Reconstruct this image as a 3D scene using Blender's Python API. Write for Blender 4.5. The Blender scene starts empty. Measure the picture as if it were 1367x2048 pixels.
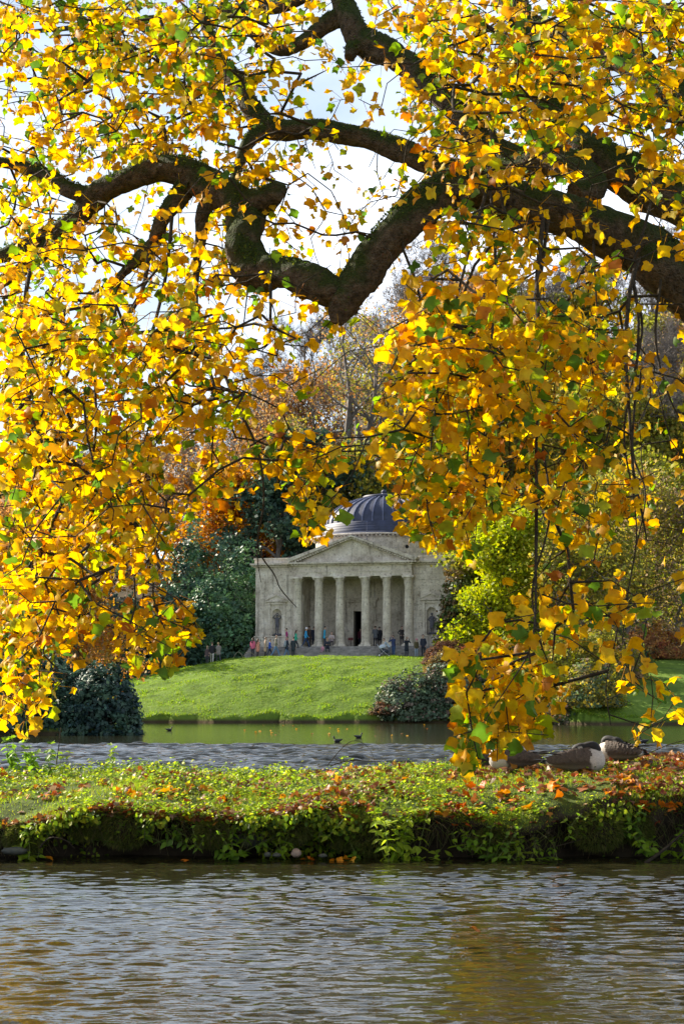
import bpy, math, random
import numpy as np
from mathutils import Vector, Matrix, Quaternion

scene = bpy.context.scene
C = scene.collection
PI = math.pi
rng = np.random.default_rng(11)
random.seed(11)

# ------------------------------------------------------------------ camera
FPX = 3500.0                      # focal length in pixels of the 1367 x 2048 photograph
CAMZ = 1.8                        # eye height above the lake
PITCH = math.atan(372 / FPX)
cam_data = bpy.data.cameras.new('camera')
cam_data.sensor_fit = 'VERTICAL'
cam_data.sensor_height = 36.0
cam_data.lens = 36.0 * FPX / 2048
cam_data.clip_start = 0.1
cam_data.clip_end = 6000
cam = bpy.data.objects.new('camera', cam_data)
C.objects.link(cam)
cam.location = (0, 0, CAMZ)
cam.rotation_euler = (PI / 2 + PITCH, 0, 0)
scene.camera = cam

# ------------------------------------------------------------------ sky, sun, exposure
SUN_AZ = math.radians(55)         # left of the view direction
SUN_EL = math.radians(30)
world = bpy.data.worlds.new('World')
scene.world = world
world.use_nodes = True
wn = world.node_tree.nodes; wl = world.node_tree.links
bg = wn['Background']
sky = wn.new('ShaderNodeTexSky')
sky.sky_type = 'NISHITA'; sky.sun_disc = False
sky.sun_elevation = SUN_EL
sky.sun_rotation = -SUN_AZ
sky.air_density = 1.0; sky.dust_density = 0.8; sky.ozone_density = 1.0
wtc = wn.new('ShaderNodeTexCoord')
wmp = wn.new('ShaderNodeMapping'); wmp.inputs['Scale'].default_value = (1.0, 1.0, 2.6)
wmp.inputs['Location'].default_value = (0.35, 0.1, 0.62)
wno = wn.new('ShaderNodeTexNoise'); wno.inputs['Scale'].default_value = 2.6
wno.inputs['Detail'].default_value = 7; wno.inputs['Roughness'].default_value = 0.52
wra = wn.new('ShaderNodeValToRGB')
wra.color_ramp.elements[0].position = 0.40; wra.color_ramp.elements[1].position = 0.62
wra.color_ramp.elements[0].color = (0.22, 0.22, 0.22, 1); wra.color_ramp.elements[1].color = (1, 1, 1, 1)
wmx = wn.new('ShaderNodeMixRGB')
wmx.inputs[2].default_value = (8.2, 8.8, 9.9, 1)
wl.new(wtc.outputs['Generated'], wmp.inputs['Vector']); wl.new(wmp.outputs[0], wno.inputs['Vector'])
wsx = wn.new('ShaderNodeSeparateXYZ'); wl.new(wtc.outputs['Generated'], wsx.inputs[0])
wad = wn.new('ShaderNodeMath'); wad.operation = 'MULTIPLY_ADD'; wad.inputs[1].default_value = -0.46; wl.new(wsx.outputs[2], wad.inputs[0]); wl.new(wno.outputs[0], wad.inputs[2])
wad2 = wn.new('ShaderNodeMath'); wad2.operation = 'ADD'; wad2.inputs[1].default_value = 0.125; wl.new(wad.outputs[0], wad2.inputs[0])   # cloud banks thicken towards the horizon
wl.new(wad2.outputs[0], wra.inputs[0]); wl.new(wra.outputs[0], wmx.inputs[0])
wl.new(sky.outputs[0], wmx.inputs[1]); wl.new(wmx.outputs[0], bg.inputs['Color'])
bg.inputs['Strength'].default_value = 0.066

sun_d = bpy.data.lights.new('sun', 'SUN')
sun_d.energy = 5.0; sun_d.angle = math.radians(0.5); sun_d.color = (1.0, 0.90, 0.74)
sun = bpy.data.objects.new('sun', sun_d); C.objects.link(sun)
sun_dir = Vector((-math.sin(SUN_AZ) * math.cos(SUN_EL), math.cos(SUN_AZ) * math.cos(SUN_EL), math.sin(SUN_EL)))
sun.rotation_euler = sun_dir.to_track_quat('Z', 'Y').to_euler()
sun.location = (-40, 40, 60)

scene.view_settings.view_transform = 'Standard'
scene.view_settings.look = 'None'
scene.view_settings.gamma = 1.0
scene.view_settings.use_curve_mapping = False
scene.view_settings.exposure = 1.38
scene.render.engine = 'CYCLES'
cy = scene.cycles
cy.use_denoising = True
try: cy.denoiser = 'OPENIMAGEDENOISE'
except Exception: pass
cy.max_bounces = 8; cy.diffuse_bounces = 4; cy.glossy_bounces = 3; cy.transmission_bounces = 5
cy.sample_clamp_indirect = 6.0; cy.caustics_reflective = False; cy.caustics_refractive = False

# ------------------------------------------------------------------ helpers
def W(px, py, Y):
    """world point seen at photograph pixel (px, py) at distance Y"""
    u = (px - 683.5) / FPX; v = (1024 - py) / FPX
    d = Vector((u, math.cos(PITCH) - v * math.sin(PITCH), math.sin(PITCH) + v * math.cos(PITCH)))
    return Vector((0, 0, CAMZ)) + d * (Y / d.y)

def XatPX(px, Y):
    return W(px, 1320, Y).x

def sst(a, b, x):
    t = np.clip((np.asarray(x, float) - a) / (b - a), 0, 1)
    return t * t * (3 - 2 * t)

def vnoise(x, y, seed=0):
    """cheap smooth value noise, about -1..1"""
    x = np.asarray(x, float); y = np.asarray(y, float)
    xi = np.floor(x).astype(np.int64); yi = np.floor(y).astype(np.int64)
    fx = x - xi; fy = y - yi
    fx = fx * fx * (3 - 2 * fx); fy = fy * fy * (3 - 2 * fy)
    def h(a, b):
        n = (a * 374761393 + b * 668265263 + seed * 982451653) & 0x7fffffff
        n = ((n ^ (n >> 13)) * 1274126177) & 0x7fffffff
        return ((n ^ (n >> 16)) & 0xffff) / 32767.5 - 1
    a = h(xi, yi); b = h(xi + 1, yi); c = h(xi, yi + 1); d = h(xi + 1, yi + 1)
    return (a * (1 - fx) + b * fx) * (1 - fy) + (c * (1 - fx) + d * fx) * fy

def fbm(x, y, seed=0, oct=3):
    r = 0; a = 1; f = 1
    for k in range(oct):
        r = r + a * vnoise(np.asarray(x) * f + 17.3 * k, np.asarray(y) * f - 9.1 * k, seed + k); a *= 0.5; f *= 2.03
    return r

def props(o, label=None, cat=None, group=None, kind=None):
    if label: o['label'] = label
    if cat: o['category'] = cat
    if group: o['group'] = group
    if kind: o['kind'] = kind
    return o

def obj(name, mesh, parent=None, loc=None):
    o = bpy.data.objects.new(name, mesh)
    C.objects.link(o)
    if parent is not None: o.parent = parent
    if loc is not None: o.location = loc
    return o

def empty(name, loc=(0, 0, 0), rz=0, label=None, cat=None, group=None, kind=None, parent=None):
    o = bpy.data.objects.new(name, None); C.objects.link(o)
    o.empty_display_size = 0.3
    o.location = loc; o.rotation_euler = (0, 0, rz)
    if parent is not None: o.parent = parent
    return props(o, label, cat, group, kind)

def tri_mesh(name, V, T, mat, col=None, smooth=False, mi=None):
    """fast triangle mesh from arrays; col = per-vertex RGB"""
    V = np.ascontiguousarray(V, np.float32); T = np.ascontiguousarray(T, np.int32)
    me = bpy.data.meshes.new(name)
    me.vertices.add(len(V)); me.vertices.foreach_set('co', V.ravel())
    me.loops.add(T.size); me.loops.foreach_set('vertex_index', T.ravel())
    me.polygons.add(len(T))
    me.polygons.foreach_set('loop_start', np.arange(0, T.size, 3, dtype=np.int32))
    if smooth: me.polygons.foreach_set('use_smooth', np.ones(len(T), bool))
    mats = mat if isinstance(mat, (list, tuple)) else [mat]
    for m in mats: me.materials.append(m)
    if mi is not None: me.polygons.foreach_set('material_index', np.ascontiguousarray(mi, np.int32))
    if col is not None:
        a = me.color_attributes.new('Col', 'FLOAT_COLOR', 'POINT')
        c4 = np.ones((len(V), 4), np.float32); c4[:, :3] = col
        a.data.foreach_set('color', c4.ravel())
    me.update(calc_edges=True)
    return me

class MB:
    """collects faces; build() makes ONE mesh"""
    def __init__(s): s.v = []; s.f = []; s.m = []; s.sm = []
    def add(s, vs, fs, m=0, smooth=False):
        o = len(s.v); s.v.extend([tuple(p) for p in vs])
        for f in fs: s.f.append([i + o for i in f]); s.m.append(m); s.sm.append(smooth)
        return s
    def box(s, x0, x1, y0, y1, z0, z1, m=0):
        vs = [(x0,y0,z0),(x1,y0,z0),(x1,y1,z0),(x0,y1,z0),(x0,y0,z1),(x1,y0,z1),(x1,y1,z1),(x0,y1,z1)]
        return s.add(vs, [(0,3,2,1),(4,5,6,7),(0,1,5,4),(1,2,6,5),(2,3,7,6),(3,0,4,7)], m)
    def prism(s, poly, a, b, axis='y', m=0):
        """extrude a 2-D polygon along an axis"""
        n = len(poly)
        def P(p, t):
            if axis == 'y': return (p[0], t, p[1])
            if axis == 'x': return (t, p[0], p[1])
            return (p[0], p[1], t)
        vs = [P(p, a) for p in poly] + [P(p, b) for p in poly]
        fs = [tuple(range(n)), tuple(range(2*n-1, n-1, -1))]
        fs += [(i, n + i, n + (i+1) % n, (i+1) % n) for i in range(n)]
        return s.add(vs, fs, m)
    def lathe(s, prof, n=20, cx=0, cy=0, m=0, smooth=True, a0=0, a1=2*PI, cap=True, mod=None):
        full = abs(a1 - a0 - 2*PI) < 1e-6
        k = n if full else n + 1
        vs = []
        for (r, z) in prof:
            for i in range(k):
                a = a0 + (a1 - a0) * i / n
                rr = r * (1 + (mod(a, z) if mod else 0))
                vs.append((cx + rr * math.cos(a), cy + rr * math.sin(a), z))
        fs = []
        for j in range(len(prof) - 1):
            for i in range(n):
                i2 = (i + 1) % k if full else i + 1
                fs.append((j*k + i, j*k + i2, (j+1)*k + i2, (j+1)*k + i))
        s.add(vs, fs, m, smooth)
        if cap and full:
            for j in (0, len(prof) - 1):
                if prof[j][0] > 1e-4:
                    s.add(vs[j*k:(j+1)*k], [tuple(range(k)) if j else tuple(range(k-1, -1, -1))], m)
        return s
    def tube(s, pts, rad, n=8, m=0, smooth=True, cap=True, bump=0, seed=0):
        vs, fs = tube_arrays(pts, rad, n, bump, seed)
        s.add(vs, fs, m, smooth)
        if cap:
            s.add(vs[:n], [tuple(range(n-1, -1, -1))], m); s.add(vs[-n:], [tuple(range(n))], m)
        return s
    def ball(s, c, r, n=10, k=7, m=0, mat3=None):
        r = r if isinstance(r, (tuple, list)) else (r, r, r)
        vs = []; 
        for j in range(k + 1):
            t = -PI/2 + PI * j / k
            for i in range(n):
                a = 2*PI*i/n
                p = Vector((r[0]*math.cos(t)*math.cos(a), r[1]*math.cos(t)*math.sin(a), r[2]*math.sin(t)))
                if mat3 is not None: p = mat3 @ p
                vs.append(Vector(c) + p)
        fs = [(j*n+i, j*n+(i+1) % n, (j+1)*n+(i+1) % n, (j+1)*n+i) for j in range(k) for i in range(n)]
        return s.add(vs, fs, m, True)
    def mesh(s, name, mats):
        me = bpy.data.meshes.new(name)
        me.from_pydata(s.v, [], s.f)
        for m in (mats if isinstance(mats, (list, tuple)) else [mats]): me.materials.append(m)
        me.polygons.foreach_set('material_index', s.m)
        me.polygons.foreach_set('use_smooth', s.sm)
        me.update()
        return me
    def build(s, name, mats, parent=None, loc=None):
        return obj(name, s.mesh(name, mats), parent, loc)

def smooth_path(pts, rad, sub=4):
    """Catmull-Rom through points and radii"""
    P = [Vector(p) for p in pts]; out = []; R = []
    n = len(P)
    for i in range(n - 1):
        p0 = P[max(i-1, 0)]; p1 = P[i]; p2 = P[i+1]; p3 = P[min(i+2, n-1)]
        for k in range(sub):
            t = k / sub
            out.append(0.5 * ((2*p1) + (-p0+p2)*t + (2*p0-5*p1+4*p2-p3)*t*t + (-p0+3*p1-3*p2+p3)*t**3))
            R.append(rad[i] * (1-t) + rad[i+1] * t)
    out.append(P[-1]); R.append(rad[-1])
    return out, R

def tube_arrays(pts, rad, n=8, bump=0, seed=0):
    P = [Vector(p) for p in pts]; vs = []; fs = []
    rr = random.Random(seed)
    up = Vector((0.13, 0.21, 1)).normalized(); prev = None
    ph = rr.uniform(0, 9)
    for i, p in enumerate(P):
        d = (P[min(i+1, len(P)-1)] - P[max(i-1, 0)])
        d = d.normalized() if d.length > 1e-9 else Vector((0, 0, 1))
        if prev is None:
            a = d.cross(up); a = a.normalized() if a.length > 1e-3 else Vector((1, 0, 0))
        else:
            a = prev - d * prev.dot(d); a = a.normalized() if a.length > 1e-5 else d.orthogonal().normalized()
        prev = a; b = d.cross(a)
        for k in range(n):
            t = 2*PI*k/n
            r = rad[i]
            if bump: r *= 1 + bump * (math.sin(3*t + i*0.55 + ph) * 0.4 + math.sin(2*t - i*0.37 + ph*2) * 0.5 + rr.uniform(-1, 1) * 0.45)
            vs.append(p + (a*math.cos(t) + b*math.sin(t)) * r)
    for i in range(len(P) - 1):
        for k in range(n):
            fs.append((i*n+k, i*n+(k+1) % n, (i+1)*n+(k+1) % n, (i+1)*n+k))
    return vs, fs

def seg_tubes(p0, p1, r0, r1, n=4):
    """many straight tapered tubes at once -> V, T"""
    p0 = np.asarray(p0, float); p1 = np.asarray(p1, float)
    r0 = np.asarray(r0, float)[:, None, None]; r1 = np.asarray(r1, float)[:, None, None]
    d = p1 - p0; L = np.linalg.norm(d, axis=1, keepdims=True); d = d / np.maximum(L, 1e-9)
    ref = np.where(np.abs(d[:, 2:3]) > 0.9, np.array([[1., 0, 0]]), np.array([[0, 0, 1.]]))
    a = np.cross(d, ref); a /= np.maximum(np.linalg.norm(a, axis=1, keepdims=True), 1e-9)
    b = np.cross(d, a)
    t = np.arange(n) * 2 * PI / n
    ring = a[:, None, :] * np.cos(t)[None, :, None] + b[:, None, :] * np.sin(t)[None, :, None]
    V = np.concatenate([p0[:, None, :] + ring * r0, p1[:, None, :] + ring * r1], axis=1)
    N = len(p0)
    k = np.arange(n); k2 = (k + 1) % n
    q = np.stack([np.stack([k, k2, n + k2], 1), np.stack([k, n + k2, n + k], 1)], 1).reshape(-1, 3)
    T = (q[None] + (np.arange(N) * 2 * n)[:, None, None]).reshape(-1, 3)
    return V.reshape(-1, 3), T

def rot_from_axes(x, y, z):
    return np.stack([x, y, z], axis=-1)

def unit(a):
    return a / np.maximum(np.linalg.norm(a, axis=-1, keepdims=True), 1e-9)

def scatter(tv, tt, pos, R, s):
    """copies of a template (tv, tt) at pos with rotation matrices R and scales s -> V, T"""
    tv = np.asarray(tv, float); tt = np.asarray(tt)
    s = np.asarray(s, float)
    if s.ndim == 1: s = s[:, None]
    V = np.einsum('nij,kj->nki', R, tv) * s[:, None, :] + pos[:, None, :]
    N = len(pos)
    T = (tt[None] + (np.arange(N) * len(tv))[:, None, None]).reshape(-1, 3)
    return V.reshape(-1, 3), T

def rand_rot(n, g=None):
    g = g or rng
    q = g.normal(size=(n, 4)); q /= np.linalg.norm(q, axis=1, keepdims=True)
    w, x, y, z = q.T
    return np.stack([np.stack([1-2*(y*y+z*z), 2*(x*y-z*w), 2*(x*z+y*w)], -1),
                     np.stack([2*(x*y+z*w), 1-2*(x*x+z*z), 2*(y*z-x*w)], -1),
                     np.stack([2*(x*z-y*w), 2*(y*z+x*w), 1-2*(x*x+y*y)], -1)], 1)

def face_rot(nrm, down, g=None):
    """matrices whose z axis is nrm and whose -y... y axis lies along down"""
    z = unit(nrm); y = down - z * np.sum(down * z, -1, keepdims=True); y = unit(y); x = np.cross(y, z)
    return rot_from_axes(x, y, z)

# ------------------------------------------------------------------ materials
def newmat(name):
    m = bpy.data.materials.new(name); m.use_nodes = True
    nt = m.node_tree
    return m, nt.nodes, nt.links, nt.nodes['Principled BSDF']

def ramp(nodes, stops):
    r = nodes.new('ShaderNodeValToRGB')
    while len(r.color_ramp.elements) < len(stops): r.color_ramp.elements.new(0.5)
    for e, (p, c) in zip(r.color_ramp.elements, stops):
        e.position = p; e.color = (c[0], c[1], c[2], 1)
    return r

def plain(name, col, rough=0.7, metal=0, var=0.25, scale=8.0, bump=0.0, spec=0.4, obj_coords=True):
    m, N, L, b = newmat(name)
    tc = N.new('ShaderNodeTexCoord'); no = N.new('ShaderNodeTexNoise')
    no.inputs['Scale'].default_value = scale; no.inputs['Detail'].default_value = 5
    L.new(tc.outputs['Object'], no.inputs['Vector'])
    c = np.array(col)
    r = ramp(N, [(0.3, tuple(c * (1 - var))), (0.7, tuple(np.minimum(c * (1 + var), 1)))])
    L.new(no.outputs[0], r.inputs[0]); L.new(r.outputs[0], b.inputs['Base Color'])
    b.inputs['Roughness'].default_value = rough; b.inputs['Metallic'].default_value = metal
    b.inputs['Specular IOR Level'].default_value = spec
    if bump:
        bu = N.new('ShaderNodeBump'); bu.inputs['Strength'].default_value = bump; bu.inputs['Distance'].default_value = 0.03
        L.new(no.outputs[0], bu.inputs['Height']); L.new(bu.outputs[0], b.inputs['Normal'])
    return m

def leafmat(name, trans=0.45, rough=0.5, tsat=1.0, gain=1.0, spec=0.35, noise=0.0):
    """leaf colour comes from the vertex attribute; light passes through the blade"""
    m, N, L, b = newmat(name)
    at = N.new('ShaderNodeAttribute'); at.attribute_name = 'Col'
    src = at.outputs['Color']
    if noise:
        tc = N.new('ShaderNodeTexCoord'); no = N.new('ShaderNodeTexNoise'); no.inputs['Scale'].default_value = noise
        no.inputs['Detail'].default_value = 4
        ge = N.new('ShaderNodeNewGeometry'); L.new(ge.outputs['Position'], no.inputs['Vector'])
        rp = ramp(N, [(0.27, (0.42, 0.26, 0.12)), (0.36, (0.82, 0.74, 0.6)), (0.6, (1.0, 1.0, 1.0))])
        L.new(no.outputs[0], rp.inputs[0])
        mu = N.new('ShaderNodeMixRGB'); mu.blend_type = 'MULTIPLY'; mu.inputs[0].default_value = 1
        L.new(src, mu.inputs[1]); L.new(rp.outputs[0], mu.inputs[2]); src = mu.outputs[0]
    L.new(src, b.inputs['Base Color']); b.inputs['Roughness'].default_value = rough
    b.inputs['Specular IOR Level'].default_value = spec
    tr = N.new('ShaderNodeBsdfTranslucent')
    hs = N.new('ShaderNodeHueSaturation'); hs.inputs['Saturation'].default_value = tsat; hs.inputs['Value'].default_value = gain
    L.new(src, hs.inputs['Color']); L.new(hs.outputs[0], tr.inputs['Color'])
    mx = N.new('ShaderNodeMixShader'); mx.inputs[0].default_value = trans
    out = N['Material Output']
    L.new(b.outputs[0], mx.inputs[1]); L.new(tr.outputs[0], mx.inputs[2]); L.new(mx.outputs[0], out.inputs['Surface'])
    return m

M = {}
M['leaf'] = leafmat('tulip_leaf', 0.60, 0.5, 1.06, 1.25, 0.22, noise=11)
M['far_leaf'] = leafmat('far_foliage', 0.50, 0.6, 1.08, 1.25, 0.2)
M['gloss_leaf'] = leafmat('glossy_evergreen', 0.22, 0.5, 1.0, 1.0, 0.3)
M['ground_leaf'] = leafmat('ground_cover', 0.5, 0.5, 1.05, 1.35, 0.25)
M['litter'] = leafmat('fallen_leaf', 0.30, 0.5, 1.05, 1.0, 0.3)

def bark_mat(name, c0, c1, moss=None, scale=9.0, mz0=0.05, mz1=0.6):
    m, N, L, b = newmat(name)
    tc = N.new('ShaderNodeTexCoord')
    no = N.new('ShaderNodeTexNoise'); no.inputs['Scale'].default_value = scale; no.inputs['Detail'].default_value = 8
    no.inputs['Roughness'].default_value = 0.68
    L.new(tc.outputs['Object'], no.inputs['Vector'])
    r = ramp(N, [(0.32, c0), (0.68, c1)]); L.new(no.outputs[0], r.inputs[0])
    col = r.outputs[0]
    bu = N.new('ShaderNodeBump'); bu.inputs['Strength'].default_value = 1.0; bu.inputs['Distance'].default_value = 0.06
    if moss:
        ge = N.new('ShaderNodeNewGeometry'); sx = N.new('ShaderNodeSeparateXYZ'); L.new(ge.outputs['Normal'], sx.inputs[0])
        n2 = N.new('ShaderNodeTexNoise'); n2.inputs['Scale'].default_value = 4.0; n2.inputs['Detail'].default_value = 6
        L.new(tc.outputs['Object'], n2.inputs['Vector'])
        ma = N.new('ShaderNodeMath'); ma.operation = 'MULTIPLY_ADD'; ma.inputs[1].default_value = 1.6; L.new(n2.outputs[0], ma.inputs[0])
        sub = N.new('ShaderNodeMath'); sub.operation = 'SUBTRACT'; sub.inputs[1].default_value = 0.8
        L.new(ma.outputs[0], sub.inputs[0]); L.new(sx.outputs[2], ma.inputs[2])
        mr = N.new('ShaderNodeMapRange'); mr.inputs[1].default_value = mz0; mr.inputs[2].default_value = mz1
        L.new(sub.outputs[0], mr.inputs[0])
        n3 = N.new('ShaderNodeTexNoise'); n3.inputs['Scale'].default_value = 40; L.new(tc.outputs['Object'], n3.inputs['Vector'])
        r3 = ramp(N, [(0.3, tuple(np.array(moss) * 0.45)), (0.7, moss)]); L.new(n3.outputs[0], r3.inputs[0])
        mx = N.new('ShaderNodeMixRGB'); L.new(mr.outputs[0], mx.inputs[0]); L.new(col, mx.inputs[1]); L.new(r3.outputs[0], mx.inputs[2])
        col = mx.outputs[0]
        ad = N.new('ShaderNodeMath'); ad.operation = 'ADD'; L.new(no.outputs[0], ad.inputs[0]); L.new(n3.outputs[0], ad.inputs[1])
        L.new(ad.outputs[0], bu.inputs['Height'])
    else:
        L.new(no.outputs[0], bu.inputs['Height'])
    L.new(col, b.inputs['Base Color']); L.new(bu.outputs[0], b.inputs['Normal'])
    b.inputs['Roughness'].default_value = 0.9; b.inputs['Specular IOR Level'].default_value = 0.2
    return m
M['bark'] = bark_mat('mossy_bark', (0.022, 0.016, 0.011), (0.19, 0.135, 0.09), (0.050, 0.070, 0.012), 11.0, -0.25, 0.35)
M['twig'] = bark_mat('twig_bark', (0.022, 0.018, 0.012), (0.085, 0.065, 0.042), None, 14)
M['far_bark'] = bark_mat('grey_bark', (0.085, 0.075, 0.068), (0.24, 0.215, 0.195), None, 1.5)

def stone_mat():
    m, N, L, b = newmat('weathered_limestone')
    tc = N.new('ShaderNodeTexCoord'); P = tc.outputs['Object']
    n1 = N.new('ShaderNodeTexNoise'); n1.inputs['Scale'].default_value = 0.9; n1.inputs['Detail'].default_value = 9; n1.inputs['Roughness'].default_value = 0.72
    L.new(P, n1.inputs['Vector'])
    r1 = ramp(N, [(0.30, (0.27, 0.225, 0.17)), (0.43, (0.50, 0.445, 0.36)), (0.58, (0.64, 0.585, 0.49)), (0.72, (0.76, 0.73, 0.66))])
    L.new(n1.outputs[0], r1.inputs[0])
    n2 = N.new('ShaderNodeTexNoise'); n2.inputs['Scale'].default_value = 5.5; n2.inputs['Detail'].default_value = 6; n2.inputs['Roughness'].default_value = 0.75
    L.new(P, n2.inputs['Vector'])
    r2 = ramp(N, [(0.36, (0.40, 0.36, 0.32)), (0.46, (1, 1, 1)), (0.64, (1.1, 1.08, 1.04))]); L.new(n2.outputs[0], r2.inputs[0])
    mu = N.new('ShaderNodeMixRGB'); mu.blend_type = 'MULTIPLY'; mu.inputs[0].default_value = 0.8
    L.new(r1.outputs[0], mu.inputs[1]); L.new(r2.outputs[0], mu.inputs[2])
    mp = N.new('ShaderNodeMapping'); mp.inputs['Scale'].default_value = (3.0, 3.0, 0.30); L.new(P, mp.inputs['Vector'])
    n3 = N.new('ShaderNodeTexNoise'); n3.inputs['Scale'].default_value = 1.0; n3.inputs['Detail'].default_value = 5; L.new(mp.outputs[0], n3.inputs['Vector'])
    r3 = ramp(N, [(0.30, (0.35, 0.34, 0.33)), (0.44, (1, 1, 1))]); L.new(n3.outputs[0], r3.inputs[0])
    m2 = N.new('ShaderNodeMixRGB'); m2.blend_type = 'MULTIPLY'; m2.inputs[0].default_value = 0.7
    L.new(mu.outputs[0], m2.inputs[1]); L.new(r3.outputs[0], m2.inputs[2])
    L.new(m2.outputs[0], b.inputs['Base Color'])
    b.inputs['Roughness'].default_value = 0.9
    bu = N.new('ShaderNodeBump'); bu.inputs['Strength'].default_value = 0.5; bu.inputs['Distance'].default_value = 0.03
    L.new(n2.outputs[0], bu.inputs['Height']); L.new(bu.outputs[0], b.inputs['Normal'])
    return m
M['stone'] = stone_mat()
M['joint'] = plain('stone_joint', (0.12, 0.105, 0.085), 0.95, scale=3)
M['step'] = plain('step_stone', (0.26, 0.245, 0.22), 0.9, var=0.4, scale=2.5)
M['lead'] = plain('lead_roof', (0.028, 0.035, 0.068), 0.6, metal=0.0, var=0.35, scale=1.6, spec=0.5)
M['lead_seam'] = plain('lead_seam', (0.11, 0.125, 0.20), 0.5, metal=0.0, var=0.3, scale=2)
M['slate'] = plain('slate', (0.10, 0.11, 0.15), 0.5, var=0.35, scale=3)
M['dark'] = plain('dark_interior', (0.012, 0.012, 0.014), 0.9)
M['door'] = plain('dark_door', (0.035, 0.03, 0.028), 0.6)
M['statue'] = plain('dark_statue_stone', (0.085, 0.085, 0.10), 0.7, var=0.4, scale=6)
# ------------------------------------------------------------------ terrain
def shore(x):
    x = np.asarray(x, float)
    return 128 - 9.5 * sst(12.0, 17.0, x) + 0.35 * np.sin(x * 0.9) + 0.25 * np.sin(x * 2.3 + 1)

def ground_z(x, y):
    x = np.asarray(x, float); y = np.asarray(y, float)
    t = np.maximum(y - shore(x), np.minimum(y - 86.5, -0.1225 * y - x))    # far shore, and a spit on the left
    land = sst(-0.30, 0.02, t)
    M0 = 4.88 - 2.4 * (1 - sst(-22, -6, x)) - 2.0 * sst(9, 15, x)
    c = np.clip((y - 127.8) / 18.5, 0, 1)
    mound = M0 * np.sin(PI / 2 * c)
    low = 0.5 * sst(0, 6, t) + 0.05 * np.clip(t, 0, 30) * (1 - sst(-17, -12, x))
    rb = sst(13, 17, x) * 4.6 * np.sin(PI / 2 * np.clip((y - 118) / 24, 0, 1))
    top = 0.33 + np.maximum(np.maximum(mound, low * 0.6), rb)
    slope = 0.20 + 0.27 * sst(-22, 14, x)
    hill = slope * (np.clip(y - 172, 0, 105) + 4 * (sst(168, 180, y)) * 0)
    lumps = (0.08 * fbm(x * 0.45, y * 0.45, 5) + 0.075 * fbm(x * 1.1, y * 1.1, 6)) * sst(0.2, 3, t) * (1 - 0.7 * sst(144, 148, y))
    z = -1.2 + land * (1.2 + top + hill + lumps)
    # near bank behind the camera
    nb = 1 - sst(1.4, 2.4, y)
    zn = -1.2 + nb * (1.5 + 0.10 * np.clip(2 - y, 0, 30) * 0.3 + 0.05 * np.clip(x - 5, 0, 20))
    side = np.maximum(sst(62, 66, x), 1 - sst(-66, -62, x)) * (1 - sst(120, 135, y))
    zs = -1.2 + side * 2.0
    return np.maximum(np.maximum(z, zn), zs)

def grid_axis(parts):
    out = []
    for a, b, st in parts:
        out.append(np.arange(a, b, st))
    return np.concatenate(out + [np.array([parts[-1][1]])])

gx = grid_axis([(-2500, -400, 300), (-400, -70, 22), (-70, -28, 2.2), (-28, 28, 0.42), (28, 70, 2.2), (70, 400, 22), (400, 2500, 300)])
gy = grid_axis([(-600, -40, 60), (-40, 0, 4), (0, 20, 0.8), (20, 82, 4), (82, 90, 0.5), (90, 116, 1.6), (116, 150, 0.34), (150, 175, 1.2), (175, 300, 4), (300, 4000, 220)])
GX, GY = np.meshgrid(gx, gy)
GZ = ground_z(GX, GY)
nx, ny = len(gx), len(gy)
idx = np.arange(nx * ny).reshape(ny, nx)
a_, b_, c_, d_ = idx[:-1, :-1].ravel(), idx[:-1, 1:].ravel(), idx[1:, 1:].ravel(), idx[1:, :-1].ravel()
T = np.concatenate([np.stack([a_, b_, c_], 1), np.stack([a_, c_, d_], 1)])

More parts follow.
